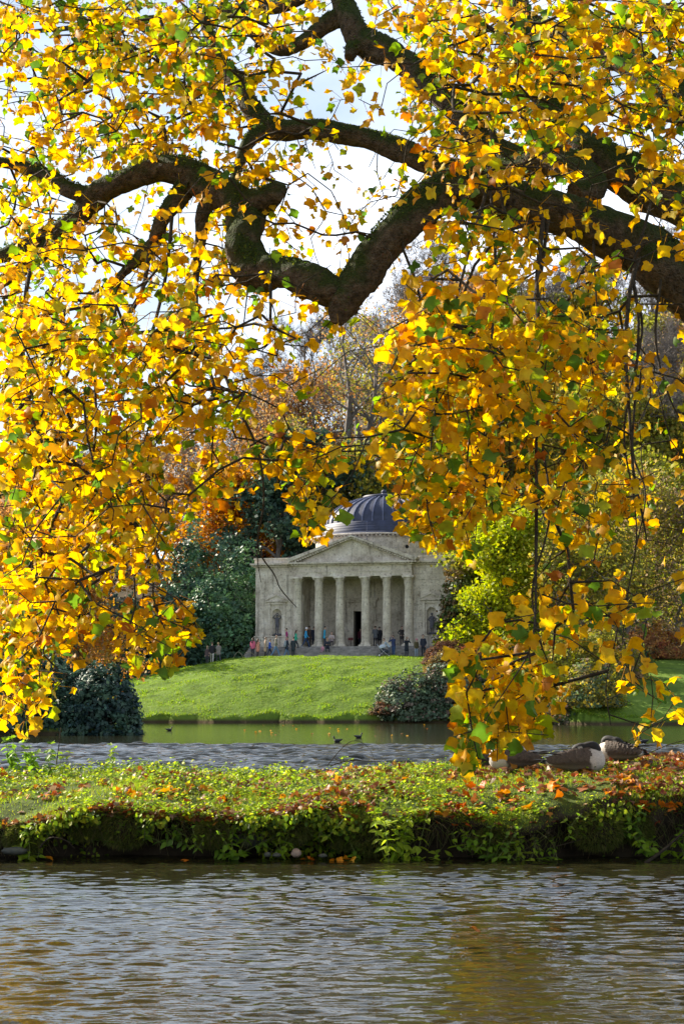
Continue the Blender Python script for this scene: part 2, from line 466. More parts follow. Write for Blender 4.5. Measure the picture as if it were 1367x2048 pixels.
def grass_ground():
    m, N, L, b = newmat('lawn_ground')
    tc = N.new('ShaderNodeTexCoord'); P = tc.outputs['Object']
    n1 = N.new('ShaderNodeTexNoise'); n1.inputs['Scale'].default_value = 0.5; n1.inputs['Detail'].default_value = 10; n1.inputs['Roughness'].default_value = 0.7
    L.new(P, n1.inputs['Vector'])
    g = ramp(N, [(0.30, (0.06, 0.10, 0.014)), (0.5, (0.11, 0.18, 0.020)), (0.7, (0.16, 0.23, 0.035))]); L.new(n1.outputs[0], g.inputs[0])
    w = ramp(N, [(0.3, (0.035, 0.028, 0.016)), (0.7, (0.09, 0.065, 0.032))]); L.new(n1.outputs[0], w.inputs[0])
    # leaf-strewn woodland floor on the hillside and beside the temple
    sx = N.new('ShaderNodeSeparateXYZ'); L.new(P, sx.inputs[0])
    mr = N.new('ShaderNodeMapRange'); mr.inputs[1].default_value = 160; mr.inputs[2].default_value = 172; L.new(sx.outputs[1], mr.inputs[0])
    ab = N.new('ShaderNodeMath'); ab.operation = 'ABSOLUTE'; L.new(sx.outputs[0], ab.inputs[0])
    mr2 = N.new('ShaderNodeMapRange'); mr2.inputs[1].default_value = 26; mr2.inputs[2].default_value = 34; L.new(ab.outputs[0], mr2.inputs[0])
    mxm = N.new('ShaderNodeMath'); mxm.operation = 'MAXIMUM'; L.new(mr.outputs[0], mxm.inputs[0]); L.new(mr2.outputs[0], mxm.inputs[1])
    # wet soil below the bank's edge
    mr3 = N.new('ShaderNodeMapRange'); mr3.inputs[1].default_value = 0.33; mr3.inputs[2].default_value = 0.12; L.new(sx.outputs[2], mr3.inputs[0])
    mx2 = N.new('ShaderNodeMath'); mx2.operation = 'MAXIMUM'; L.new(mxm.outputs[0], mx2.inputs[0]); L.new(mr3.outputs[0], mx2.inputs[1])
    mx = N.new('ShaderNodeMixRGB'); L.new(mx2.outputs[0], mx.inputs[0]); L.new(g.outputs[0], mx.inputs[1]); L.new(w.outputs[0], mx.inputs[2])
    L.new(mx.outputs[0], b.inputs['Base Color']); b.inputs['Roughness'].default_value = 0.95; b.inputs['Specular IOR Level'].default_value = 0.15
    n2 = N.new('ShaderNodeTexNoise'); n2.inputs['Scale'].default_value = 3.5; n2.inputs['Detail'].default_value = 8; L.new(P, n2.inputs['Vector'])
    bu = N.new('ShaderNodeBump'); bu.inputs['Strength'].default_value = 0.7; bu.inputs['Distance'].default_value = 0.12
    L.new(n2.outputs[0], bu.inputs['Height']); L.new(bu.outputs[0], b.inputs['Normal'])
    return m
M['ground'] = grass_ground()
gme = tri_mesh('ground', np.stack([GX.ravel(), GY.ravel(), GZ.ravel()], 1), T, M['ground'], smooth=True)
props(obj('ground', gme), kind='structure')

# lawn blades in view: uncountable grass
def blade_tris(pos, h, w, col, lean, g):
    n = len(pos)
    ang = g.uniform(0, 2*PI, n); sx = np.stack([np.cos(ang), np.sin(ang), np.zeros(n)], 1) * (w / 2)[:, None]
    tip = pos + np.stack([g.normal(0, lean, n) * h, g.normal(0, lean, n) * h, h], 1)
    V = np.stack([pos - sx, pos + sx, tip], 1).reshape(-1, 3)
    return V, np.arange(3 * n).reshape(-1, 3), np.repeat(col, 3, axis=0)
g = np.random.default_rng(3)
n = 150000
bx = g.uniform(-21, 20, n); by = 118 + 33 * g.uniform(0, 1, n) ** 1.15
k = (by > shore(bx) + 0.1) & (by < 148.6 + 0 * bx) & ((bx > -15) | (by > 128))
bx, by = bx[k], by[k]
tuft = fbm(bx * 0.8, by * 0.8, 9)
bz = ground_z(bx, by)
hh = (0.06 + 0.11 * np.clip(tuft, 0, 1.2) + 0.12 * (by < shore(bx) + 0.5)) * g.uniform(0.5, 1.4, len(bx))
base = np.array([0.175, 0.28, 0.020]) * g.uniform(0.6, 1.25, (len(bx), 1)) * (1 + 0.25 * tuft[:, None])
base[:, 0] *= g.uniform(0.8, 1.35, len(bx))
V, T, Cc = blade_tris(np.stack([bx, by, bz - 0.02], 1), hh, g.uniform(0.03, 0.075, len(bx)), np.clip(base, 0.01, 1), 0.5, g)
props(obj('lawn_grass', tri_mesh('lawn_grass', V, T, M['ground_leaf'], Cc)), 'rough sunlit grass covering the sloping lawn below the temple', 'grass', kind='stuff')

# ------------------------------------------------------------------ water
def water_mat():
    m, N, L, b = newmat('lake_water')
    tc = N.new('ShaderNodeTexCoord'); P = tc.outputs['Object']
    b.inputs['Base Color'].default_value = (0.020, 0.019, 0.008, 1)
    b.inputs['Roughness'].default_value = 0.08; b.inputs['IOR'].default_value = 1.333
    n1 = N.new('ShaderNodeTexNoise'); n1.inputs['Scale'].default_value = 16.0; n1.inputs['Detail'].default_value = 2; L.new(P, n1.inputs['Vector'])
    bu = N.new('ShaderNodeBump'); bu.inputs['Strength'].default_value = 0.5; bu.inputs['Distance'].default_value = 0.006
    L.new(n1.outputs[0], bu.inputs['Height']); L.new(bu.outputs[0], b.inputs['Normal'])
    return m
M['water'] = water_mat()
def wave_block(xa, xb, dx, ya, yb, dy, amp, fade):
    xs = np.linspace(xa, xb, int((xb - xa) / dx) + 1); ys = np.linspace(ya, yb, int((yb - ya) / dy) + 1)
    X, Y = np.meshgrid(xs, ys)
    Z = amp(X, Y) * np.minimum(1, np.minimum(np.minimum(X - xa, xb - X), np.minimum((Y - ya), (yb - Y))) / fade)
    n_ = len(xs); m_ = len(ys); I = np.arange(n_ * m_).reshape(m_, n_)
    a, b, c, d = I[:-1, :-1].ravel(), I[:-1, 1:].ravel(), I[1:, 1:].ravel(), I[1:, :-1].ravel()
    return np.stack([X.ravel(), Y.ravel(), Z.ravel()], 1), np.concatenate([np.stack([a, b, c], 1), np.stack([a, c, d], 1)])
def chop(X, Y, comps, seed):
    z = 0
    for k, (ang, f, a, st) in enumerate(comps):
        u = X * math.cos(ang) + Y * math.sin(ang); v = -X * math.sin(ang) + Y * math.cos(ang)
        z = z + a * vnoise(u * f + .35 * vnoise(v * f * .6, u * f * .4, seed + 20 + k), v * f * st, seed + k)
    return z
def near_wave(X, Y):
    g_ = 0.8 + .35 * vnoise(X * .5, Y * .35, 3)
    return g_ * chop(X, Y, [(.08, 1.5, .0050, 2.6), (-.12, 3.6, .0076, 2.7), (.16, 5.6, .0066, 2.5), (-.10, 7.6, .0044, 2.3)], 100)
def far_wave(X, Y):
    g_ = sst(69.0, 67.2, Y + 1.2 * vnoise(X * .12, Y * .1, 8)) * (0.8 + .3 * vnoise(X * .15, Y * .2, 7))
    return g_ * chop(X, Y, [(.1, .9, .085, 2.4), (-.15, 1.8, .085, 2.3), (.1, 2.6, .058, 2.0)], 140)
def calm_wave(X, Y):
    return .0022 * vnoise(X * .8, Y * 1.6, 9) + .0012 * vnoise(X * 2.1, Y * 3.1, 10)
blocks = [wave_block(-4.6, 4.2, .040, 9.0, 20.6, .021, near_wave, .3), wave_block(-15.2, 15.2, .21, 25.0, 70.0, .095, far_wave, .6),
          wave_block(-27, 27, .45, 70.0, 129.0, .27, calm_wave, 1.0)]
def flat(xa, xb, ya, yb): return np.array([(xa, ya, 0), (xb, ya, 0), (xb, yb, 0), (xa, yb, 0)], float), np.array([[0, 1, 2], [0, 2, 3]])
blocks += [flat(-75, 75, -3, 9.0), flat(-75, -4.6, 9.0, 20.6), flat(4.2, 75, 9.0, 20.6), flat(-75, 75, 20.6, 25.0), flat(-75, -15.2, 25.0, 70.0), flat(15.2, 75, 25.0, 70.0),
           flat(-75, -27, 70, 129), flat(27, 75, 70, 129), flat(-75, 75, 129, 137)]
Vs, Ts, off = [], [], 0
for v_, t_ in blocks: Vs.append(v_); Ts.append(t_ + off); off += len(v_)
props(obj('water', tri_mesh('water', np.concatenate(Vs), np.concatenate(Ts), M['water'], smooth=True)), kind='structure')

# ------------------------------------------------------------------ temple
TEMPLE_Y = 150.0
TX = XatPX(705, TEMPLE_Y)
TZ = 5.43
TROT = -math.radians(12.5)
temple = empty('temple', (TX, TEMPLE_Y, TZ), TROT, 'weathered stone temple with six columns, pediment and blue-grey lead dome', 'temple')
def tp(name, mb, mats, parent=None):
    return mb.build(name, mats, parent or temple)
FL = 0.75
# stylobate steps, each its own slab
for i in range(5):
    zt = FL - i * 0.15
    mb = MB().box(-8.95 - 0.0 * i, 8.95, -0.75 - 0.36 * i, -0.75 - 0.36 * (i - 1) if i else 4.0, zt - 0.15 - (0.25 if i == 4 else 0), zt)
    tp('step', mb, M['step'])
# portico: columns
def column(x, y, r=0.37, z0=FL, H=6.0):
    col = empty('column', (x, y, z0), 0, parent=temple)
    b = MB().box(-r*1.42, r*1.42, -r*1.42, r*1.42, 0, 0.13)
    b.lathe([(r*1.36, .13), (r*1.40, .17), (r*1.36, .22), (r*1.16, .24), (r*1.12, .28), (r*1.22, .31), (r*1.2, .35), (r*1.05, .37)], 20)
    tp('base', b, M['stone'], col)
    s = MB().lathe([(r*1.03, .37), (r, .45), (r, 1.9), (r*.95, 3.4), (r*.86, 5.06), (r*.93, 5.10), (r*.93, 5.16)], 22)
    tp('shaft', s, M['stone'], col)
    c = MB().lathe([(r*.86, 5.16), (r*.88, 5.4), (r*.95, 5.6), (r*1.18, 5.84)], 16)
    for row, (zb, hh_, out) in enumerate([(5.17, .27, 1.18), (5.40, .30, 1.28)]):
        for k in range(8):
            a = 2*PI*(k + row*0.5)/8
            ca, sa = math.cos(a), math.sin(a); tx, ty = -sa, ca
            r0 = r*0.88; w = r*0.30
            def q(rr, tt, z): return (ca*rr + tx*tt, sa*rr + ty*tt, z)
            vs = [q(r0, -w, zb), q(r0, w, zb), q(r0*1.12, w*.9, zb+hh_*.7), q(r0*1.12, -w*.9, zb+hh_*.7), q(r*out, w*.5, zb+hh_), q(r*out, -w*.5, zb+hh_), q(r*out*1.04, 0, zb+hh_*.82)]
            c.add(vs, [(0,1,2,3), (3,2,4,5), (5,4,6)])
    for k in range(4):
        a = PI/4 + k*PI/2
        c.ball((math.cos(a)*r*1.42, math.sin(a)*r*1.42, 5.80), r*.20, 7, 5)
    c.box(-r*1.32, r*1.32, -r*1.32, r*1.32, 5.85, 6.0)
    tp('capital', c, M['stone'], col)
    return col
for x in (-1.12, 1.12, -2.98, 2.98): column(x, 0)
for x in (-4.86, 4.86): column(x, 0, 0.39)
# side antae joining the outer columns to the wings
for s in (-1, 1):
    xa, xb = sorted((s*4.72, s*5.15))
    tp('anta', MB().box(xa, xb, 0.36, 3.8, FL, 6.75), M['stone'])
# entablature over the columns
e = MB()
e.box(-5.2, 5.2, -0.33, 0.40, 6.75, 7.12); e.box(-5.2, 5.2, -0.37, 0.40, 7.12, 7.20); e.box(-5.18, 5.18, -0.31, 0.40, 7.20, 7.70)
tp('architrave', e, M['stone'])
# ceiling of the portico
tp('portico_ceiling', MB().box(-5.1, 5.1, 0.41, 3.79, 6.76, 6.95), M['stone'])
# horizontal cornice with dentils
cn = MB().box(-5.35, 5.35, -0.50, 0.40, 7.70, 7.80).box(-5.62, 5.62, -0.72, 0.40, 7.86, 8.0)
for i in range(44):
    x = -5.35 + 10.7 * (i + .5) / 44
    cn.box(x - .07, x + .07, -0.66, -0.36, 7.80, 7.862)
tp('cornice', cn, M['stone'])
# tympanum and raking cornice
AP = 10.27
tp('tympanum', MB().prism([(-4.95, 8.0), (4.95, 8.0), (0, AP - 0.32)], -0.20, 0.35), M['stone'])
for s in (-1, 1):
    mb = MB()
    def rk(o0, o1, y0, y1):
        a = (s*5.75, 8.0); p = (0, AP)
        L_ = math.hypot(5.75, AP - 8.0); nxn, nzn = (AP-8.0)/L_ * s, 5.75/L_
        q = [(a[0]-nxn*o0, a[1]-nzn*o0), (p[0], p[1]-o0/nzn*1.0), (p[0], p[1]-o1/nzn*1.0), (a[0]-nxn*o1, a[1]-nzn*o1)]
        q[0] = (s*(5.75 - o0*0.0), 8.003 + max(0.0, 0.28 - o0) * 0.95); q[3] = (s*(5.75 - o1*1.6), 8.003)
        mb.prism(q if s > 0 else q[::-1], y0, y1)
    rk(0.0, 0.14, -0.74, 0.36); rk(0.15, 0.30, -0.52, 0.36)
    for i in range(24):
        t = (i + .7) / 25
        x = s * 5.5 * (1 - t); z = 8.06 + (AP - 8.06) * t - 0.30
        if t > 0.08: mb.box(x - .07, x + .07, -0.66, -0.30, z, z + 0.13)
    tp('raking_cornice', mb, M['stone'])
    # slate roof behind the pediment, one sheet with courses standing proud
    rf = MB()
    for kx in range(9):
        t0, t1 = kx / 9, (kx + 1) / 9 + 0.012
        xa, za = s*5.6*(1-t0), 8.16 + (AP + .04 - 8.16)*t0; xb, zb = s*5.6*(1-t1), 8.16 + (AP + .04 - 8.16)*t1
        lift = 0.05
        rf.add([(xa, -0.3, za+lift), (xa, 9.0, za+lift), (xb, 9.0, zb), (xb, -0.3, zb), (xa, -0.3, za-.04), (xa, 9.0, za-.04)], [(0,1,2,3), (0,4,5,1), (0,3,4), (1,5,2)])
    tp('roof_slope', rf, M['slate'])
# portico back wall with door
bw = MB().box(-4.71, -0.72, 3.8, 4.2, FL, 6.95).box(0.72, 4.71, 3.8, 4.2, FL, 6.95).box(-0.72, 0.72, 3.8, 4.2, 3.95, 6.95)
tp('back_wall', bw, M['stone'])
ds = MB()
for s in (-1, 1):
    xa, xb = sorted((s*0.72, s*1.06)); ds.box(xa, xb, 3.66, 3.797, FL, 4.3)
    xa, xb = sorted((s*1.07, s*1.30)); ds.box(xa, xb, 3.72, 3.797, FL, 4.2)
ds.box(-0.719, 0.719, 3.66, 3.797, 3.95, 4.3); ds.box(-1.35, 1.35, 3.52, 3.797, 4.75, 4.92); ds.box(-1.5, 1.5, 3.42, 3.797, 4.925, 5.08); ds.box(-1.06, 1.06, 3.70, 3.797, 4.305, 4.745)
for s in (-1, 1): ds.box(s*1.18-.12, s*1.18+.12, 3.56, 3.797, 4.3, 4.745)
tp('door_surround', ds, M['stone'])
dl = MB().box(-0.715, -0.64, 4.21, 4.85, FL, 3.94)
tp('door', dl, M['door'])
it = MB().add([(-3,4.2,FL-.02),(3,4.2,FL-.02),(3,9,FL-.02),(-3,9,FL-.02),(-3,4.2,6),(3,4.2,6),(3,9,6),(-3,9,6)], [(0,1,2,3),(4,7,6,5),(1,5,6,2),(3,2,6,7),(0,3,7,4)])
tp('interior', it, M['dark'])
# wall niche inside the portico, left of the door
tp('portico_panel', MB().box(-4.70, -4.62, 1.0, 2.9, FL + 0.9, 5.3), M['stone'])
# wings
def wing(s):
    w = empty('wing', (0, 0, 0), 0, parent=temple)
    X0, X1 = 5.16, 8.70
    NX = 6.78
    def bx(mb, xa, xb, *r):
        a, b = sorted((s*xa, s*xb)); mb.box(a, b, *r)
    YF = 0.30
    # ashlar blocks: courses, each block slightly uneven; opening left for the niche
    rr = random.Random(5 + s)
    wl_ = MB(); 
    core = MB(); bx(core, X0, X1, YF + 0.45, 4.2, 0.30, 7.7); 
    tp('wall_core', core, M['joint'], w)
    z = 1.72; ci = 0
    while z < 7.69:
        h = min(0.52, 7.70 - z)
        xs = [X0 + .002]; x = X0 - rr.uniform(0.1, .8)
        while x < X1:
            x += rr.uniform(.75, 1.15)
            if X0 + .3 < x < X1 - .3: xs.append(x)
        xs.append(X1)
        for xa, xb in zip(xs[:-1], xs[1:]):
            segs = [(xa, xb)]
            if z < 4.62:                       # keep clear of the aedicule
                segs = []
                if xa < NX - .56: segs.append((xa, min(xb, NX - .56)))
                if xb > NX + .56: segs.append((max(xa, NX + .56), xb))
            for (p, q) in segs:
                if q - p < 0.06: continue
                m_ = MB(); d = rr.uniform(0, .012)
                gq = 0.006
                bx(m_, p + gq, q - gq, YF - d, YF + .46, z + gq, z + h - gq)
                tp('ashlar_block', m_, M['stone'], w)
        z += h; ci += 1
    pl = MB(); bx(pl, X0, X1 + .04, YF - .07, 4.2, 0.0, 1.60); bx(pl, X0, X1 + .10, YF - .13, 4.2, 1.603, 1.717); bx(pl, X0, X1 + .12, YF - .15, 4.2, 0.0, 0.45)
    tp('plinth', pl, M['stone'], w)
    # niche: arched recess
    nr = 0.43; zs0 = 1.80; zspr = 3.62
    nm = MB()
    K = 12
    prof = []
    vs = []; 
    for i in range(K + 1):
        a = PI * i / K
        vs.append((s*NX + nr*math.cos(a), YF + .02 + .40*math.sin(a), zs0)); vs.append((s*NX + nr*math.cos(a), YF + .02 + .40*math.sin(a), zspr))
    nm.add(vs, [(2*i, 2*i+1, 2*i+3, 2*i+2) for i in range(K)], 0, True)
    vs = []
    for j in range(7):
        t = PI/2*j/6
        for i in range(K + 1):
            a = PI*i/K
            vs.append((s*NX + nr*math.cos(a)*math.cos(t), YF + .02 + .40*math.sin(a)*math.cos(t), zspr + nr*math.sin(t)))
    nm.add(vs, [(j*(K+1)+i, j*(K+1)+i+1, (j+1)*(K+1)+i+1, (j+1)*(K+1)+i) for j in range(6) for i in range(K)], 0, True)
    nm.add([(s*NX - nr, YF + .02, zs0), (s*NX + nr, YF + .02, zs0), (s*NX + nr, YF + .44, zs0), (s*NX - nr, YF + .44, zs0)], [(0,1,2,3)])
    tp('niche', nm, M['stone'], w)
    # plate round the arch
    fr = MB()
    zt = 4.25
    xo = 0.565
    for sg in (-1, 1):
        a, b = sorted((s*NX + sg*nr, s*NX + sg*xo)); fr.box(a, b, YF + .0, YF + .10, 1.72, zspr)
    for i in range(K):
        a0 = PI*i/K; a1 = PI*(i+1)/K
        xa, za, xb, zb = nr*math.cos(a0), zspr + nr*math.sin(a0), nr*math.cos(a1), zspr + nr*math.sin(a1)
        fr.add([(s*NX+xa, YF, za), (s*NX+xb, YF, zb), (s*NX+xb, YF, zt), (s*NX+xa, YF, zt)], [(0,1,2,3)])
    fr.box(s*NX - xo, s*NX - nr, YF, YF+.1, zspr + .001, zt); fr.box(s*NX + nr, s*NX + xo, YF, YF+.1, zspr + .001, zt)
    fr.box(s*NX - xo, s*NX + xo, YF, YF+.44, zt + .002, 4.62)
    tp('niche_frame', fr, M['stone'], w)
    ae = MB()
    for sg in (-1, 1):
        a, b = sorted((s*NX + sg*.57, s*NX + sg*.76)); ae.box(a, b, YF - .12, YF - .013, 1.72, 4.42)
    ae.box(s*NX - .80, s*NX + .80, YF - .14, YF - .013, 4.423, 4.62); ae.box(s*NX - .98, s*NX + .98, YF - .26, YF - .013, 4.65, 4.76)
    ae.prism([(s*NX - .98, 4.763), (s*NX + .98, 4.763), (s*NX, 5.20)], YF - .16, YF - .013)
    for sg in (-1, 1):
        q = [(s*NX + sg*1.0, 4.765), (s*NX + sg*1.0, 4.83), (s*NX, 5.30), (s*NX, 5.20)]
        ae.prism(q if sg < 0 else q[::-1], YF - .27, YF - .165)
    tp('aedicule', ae, M['stone'], w)
    co = MB(); bx(co, 5.40, X1 + .20, YF - .22, 4.2, 7.70, 7.80); bx(co, 5.64, X1 + .42, YF - .44, 4.2, 7.862, 8.0)
    for i in range(15):
        x = X0 + .35 + (X1 - X0 - .1) * (i + .5) / 15
        co.box(s*x - .07, s*x + .07, YF - .36, YF - .1, 7.80, 7.862)
    tp('wing_cornice', co, M['stone'], w)
    pa = MB(); bx(pa, 5.66, X1 + .12, YF + .05, 4.2, 8.0, 8.36); bx(pa, 5.66, X1 + .2, YF - .02, 4.2, 8.362, 8.48)
    tp('parapet', pa, M['stone'], w)
    return (s*NX, YF + .16, 1.80)
NICHES = [wing(-1), wing(1)]
# body behind, drum and dome
tp('rear_block', MB().box(-8.6, 8.6, 9.01, 22, 0, 8.2).box(-8.6, -3.01, 4.21, 9.0, 0, 8.2).box(3.01, 8.6, 4.21, 9.0, 0, 8.2).box(-8.6, 8.6, 4.21, 9.0, 8.203, 8.4), M['stone'])
DC = 14.0
dr = MB().lathe([(6.40, 8.15), (6.40, 9.6)], 64, 0, DC, cap=False)
tp('drum_lower', dr, M['stone'])
# drum blocks, visible courses
rr = random.Random(77)
z = 9.6
for row in range(4):
    h = 0.46; nb = 44
    off = (row % 2) * 0.5
    for k in range(nb):
        a0 = 2*PI*(k + off)/nb; a1 = 2*PI*(k + 1 + off)/nb
        am = (a0 + a1)/2
        if math.sin(am) > 0.35: continue
        ga = 0.0016; r1 = 6.40 + rr.uniform(0, .014)
        vs = []
        for (aa, zz) in ((a0+ga, z+.006), (a1-ga, z+.006), (a1-ga, z+h-.006), (a0+ga, z+h-.006)):
            vs.append((r1*math.cos(aa), DC + r1*math.sin(aa), zz))
        for (aa, zz) in ((a0+ga, z+.006), (a1-ga, z+.006), (a1-ga, z+h-.006), (a0+ga, z+h-.006)):
            vs.append((6.3*math.cos(aa), DC + 6.3*math.sin(aa), zz))
        tp('drum_block', MB().add(vs, [(0,1,2,3), (0,4,5,1), (1,5,6,2), (2,6,7,3), (3,7,4,0)]), M['stone'])
    z += h
tp('drum_core', MB().lathe([(6.36, 9.6), (6.36, 11.44)], 64, 0, DC, cap=False), M['joint'])
dcn = MB().lathe([(6.42, 11.44), (6.55, 11.50), (6.55, 11.56), (6.62, 11.58)], 64, 0, DC)
for k in range(110):
    a = 2*PI*k/110
    if math.sin(a) < .4:
        c_, s_ = math.cos(a), math.sin(a)
        dcn.add([((6.50+dx)*c_ - w_*s_, DC + (6.50+dx)*s_ + w_*c_, zz) for dx in (0, .22) for w_ in (-.09, .09) for zz in (11.56, 11.66)], [(0,1,3,2),(4,6,7,5),(0,4,5,1),(2,3,7,6),(0,2,6,4),(1,5,7,3)])
dcn.lathe([(6.60, 11.66), (6.86, 11.69), (6.90, 11.80), (6.75, 11.84)], 64, 0, DC)
tp('drum_cornice', dcn, M['stone'])
for i, (r0, z0, r1, z1) in enumerate([(6.68, 11.84, 6.30, 12.02), (6.28, 12.02, 6.24, 12.30), (6.10, 12.30, 6.05, 12.55), (5.90, 12.55, 5.85, 12.80), (5.70, 12.80, 5.62, 13.03)]):
    tp('dome_ring', MB().lathe([(r0, z0), (r0 - (r0 - r1)*.3, z1 - .03), (r1, z1), (5.3, z1 + .002)], 72, 0, DC, cap=False), M['lead'])
dome = empty('dome', (0, DC, 0), 0, parent=temple)
def dpt(t, a, lift=0): 
    r = (5.5 + lift) * math.cos(t); return (r*math.cos(a), r*math.sin(a), 13.03 + (2.75 + lift)*math.sin(t))
tmax = math.acos(1.9/5.5); NR = 36
for k in range(NR):
    a0 = 2*PI*k/NR - PI/2; a1 = a0 + 2*PI/NR
    mb = MB(); vs = []; ns = 8
    for j in range(ns + 1):
        for i in range(4):
            a = a0 + (a1 - a0)*i/3
            vs.append(dpt(tmax*j/ns, a, -0.015*math.sin(PI*i/3)))
    mb.add(vs, [(j*4+i, j*4+i+1, (j+1)*4+i+1, (j+1)*4+i) for j in range(ns) for i in range(3)], 0, True)
    tp('lead_panel', mb, M['lead'], dome)
    mb = MB(); vs = []
    for j in range(ns + 1):
        t = tmax*j/ns; wv = 0.055
        r = 5.5*math.cos(t)
        for (da, l) in ((-wv/r, -.01), (-wv*.8/r, .10), (wv*.8/r, .10), (wv/r, -.01)):
            vs.append(dpt(t, a0 + da, l))
    mb.add(vs, [(j*4+i, j*4+i+1, (j+1)*4+i+1, (j+1)*4+i) for j in range(ns) for i in range(3)])
    tp('lead_rib', mb, M['lead_seam'], dome)
zc = dpt(tmax, 0)[2]
lc = MB().lathe([(1.92, zc - .02), (1.98, zc + .05), (1.98, zc + .22), (1.85, zc + .28), (0.6, zc + .45), (0.25, zc + .48), (.22, zc + .6), (.3, zc + .66), (.16, zc + .85), (0.0, zc + .9)], 32)
tp('dome_cap', lc, M['lead'], dome)
tp('drum_vent', MB().tube([(6.30*math.cos(-1.05), DC + 6.30*math.sin(-1.05), 10.6), (6.43*math.cos(-1.05), DC + 6.43*math.sin(-1.05), 10.6)], [.17, .17], 12), M['dark'])
tp('lightning_rod', MB().tube([(-1.0*0 - .3, 7.45, 10.2), (-.3, 7.4, 12.9)], [.035, .02], 5), M['lead_seam'])

for o in list(temple.children):
    if o.name.split('.')[0] in ('drum_lower', 'drum_block', 'drum_core', 'drum_cornice', 'dome_ring', 'dome', 'drum_vent', 'lightning_rod'): o.location.z -= 0.62
# ------------------------------------------------------------------ background trees and shrubs
QUAD = np.array([[0, -.5, 0], [.42, 0, .10], [0, .5, 0], [-.42, 0, .10]]); QT = np.array([[0, 1, 2], [0, 2, 3]])

def leaf_cloud(pos, size, cols, g, up=0.0, tpl=(QUAD, QT)):
    n = len(pos); R = rand_rot(n, g)
    if up:
        nz = unit(g.normal(size=(n, 3)) + np.array([0, 0, up])); R = face_rot(nz, g.normal(size=(n, 3)))
    V, T = scatter(tpl[0], tpl[1], pos, R, size)
    return V, T, np.repeat(cols, len(tpl[0]), axis=0)

def grow(g, H, trunk_h, spread, kids=(7, 5, 4, 3), r0=0.35, rise=0.35, droop=0.0, lean=0.0, seglen=3, fork=False, wob=0.22):
    """branch skeleton -> segment arrays and twig tips"""
    S = []; tips = []
    def branch(p, d, L, r, lev):
        n = seglen if lev < 3 else 2
        pts = [p]; rads = [r]
        for i in range(n):
            d = d + g.normal(0, wob, 3) + np.array([0, 0, rise * 0.25 if lev else 0.0]) - np.array([0, 0, droop * (lev >= 2) * 0.3])
            d = d / np.linalg.norm(d)
            q = pts[-1] + d * L / n
            rn = r * (1 - 0.62 * (i + 1) / n) if lev else r * (1 - 0.75 * (i + 1) / n)
            S.append((pts[-1], q, rads[-1], max(rn, 0.012))); pts.append(q); rads.append(max(rn, 0.012))
        if lev >= len(kids):
            tips.append((pts[-1], d)); tips.append((pts[-2] * .5 + pts[-1] * .5, d)); return
        for k in range(kids[lev]):
            f = (0.25 if lev else trunk_h / H) + (1 - (0.25 if lev else trunk_h / H)) * (k + g.uniform(0.2, 0.9)) / kids[lev]
            x = f * n; i = min(int(x), n - 1); w = x - i
            q = pts[i] * (1 - w) + pts[i + 1] * w; rq = rads[i] * (1 - w) + rads[i + 1] * w
            if lev == 0:
                az = 2.4 * k + g.uniform(0, .9); e = g.uniform(0.15, 0.75) + 0.4 * f
                nd = np.array([math.cos(az) * math.cos(e), math.sin(az) * math.cos(e), math.sin(e)])
                ll = spread * g.uniform(.8, 1.15) * (1.1 - 0.55 * f)
            else:
                nd = d + g.normal(0, 0.75, 3); nd[2] += rise * 0.3; nd /= np.linalg.norm(nd); ll = L * g.uniform(.42, .66)
            branch(q, nd, ll, max(rq * 0.62, 0.014), lev + 1)
    if fork:
        base = np.array([0., 0., 0.]); top = np.array([g.normal(0, .4), g.normal(0, .4), trunk_h])
        S.append((base, top, r0 * 1.15, r0))
        for k in range(4):
            az = PI / 2 * k + g.uniform(-.4, .4)
            branch(top - np.array([0, 0, .4]), unit(np.array([math.cos(az) * .55, math.sin(az) * .55, 1.0])), (H - trunk_h) * g.uniform(.72, .9), r0 * .62, 0 if False else 1)
    else:
        branch(np.array([0., 0., 0.]), unit(np.array([lean, 0, 1.])), H * .93, r0, 0)
    p0 = np.array([s[0] for s in S]); p1 = np.array([s[1] for s in S]); ra = np.array([s[2] for s in S]); rb = np.array([s[3] for s in S])
    return p0, p1, ra, rb, np.array([t[0] for t in tips]), np.array([t[1] for t in tips])

def pick_cols(g, n, pal, jit=0.25):
    pal = np.array(pal); c = pal[g.integers(0, len(pal), n)]
    return np.clip(c * g.uniform(1 - jit, 1 + jit, (n, 1)) * g.uniform(.93, 1.07, (n, 3)), .004, 1)

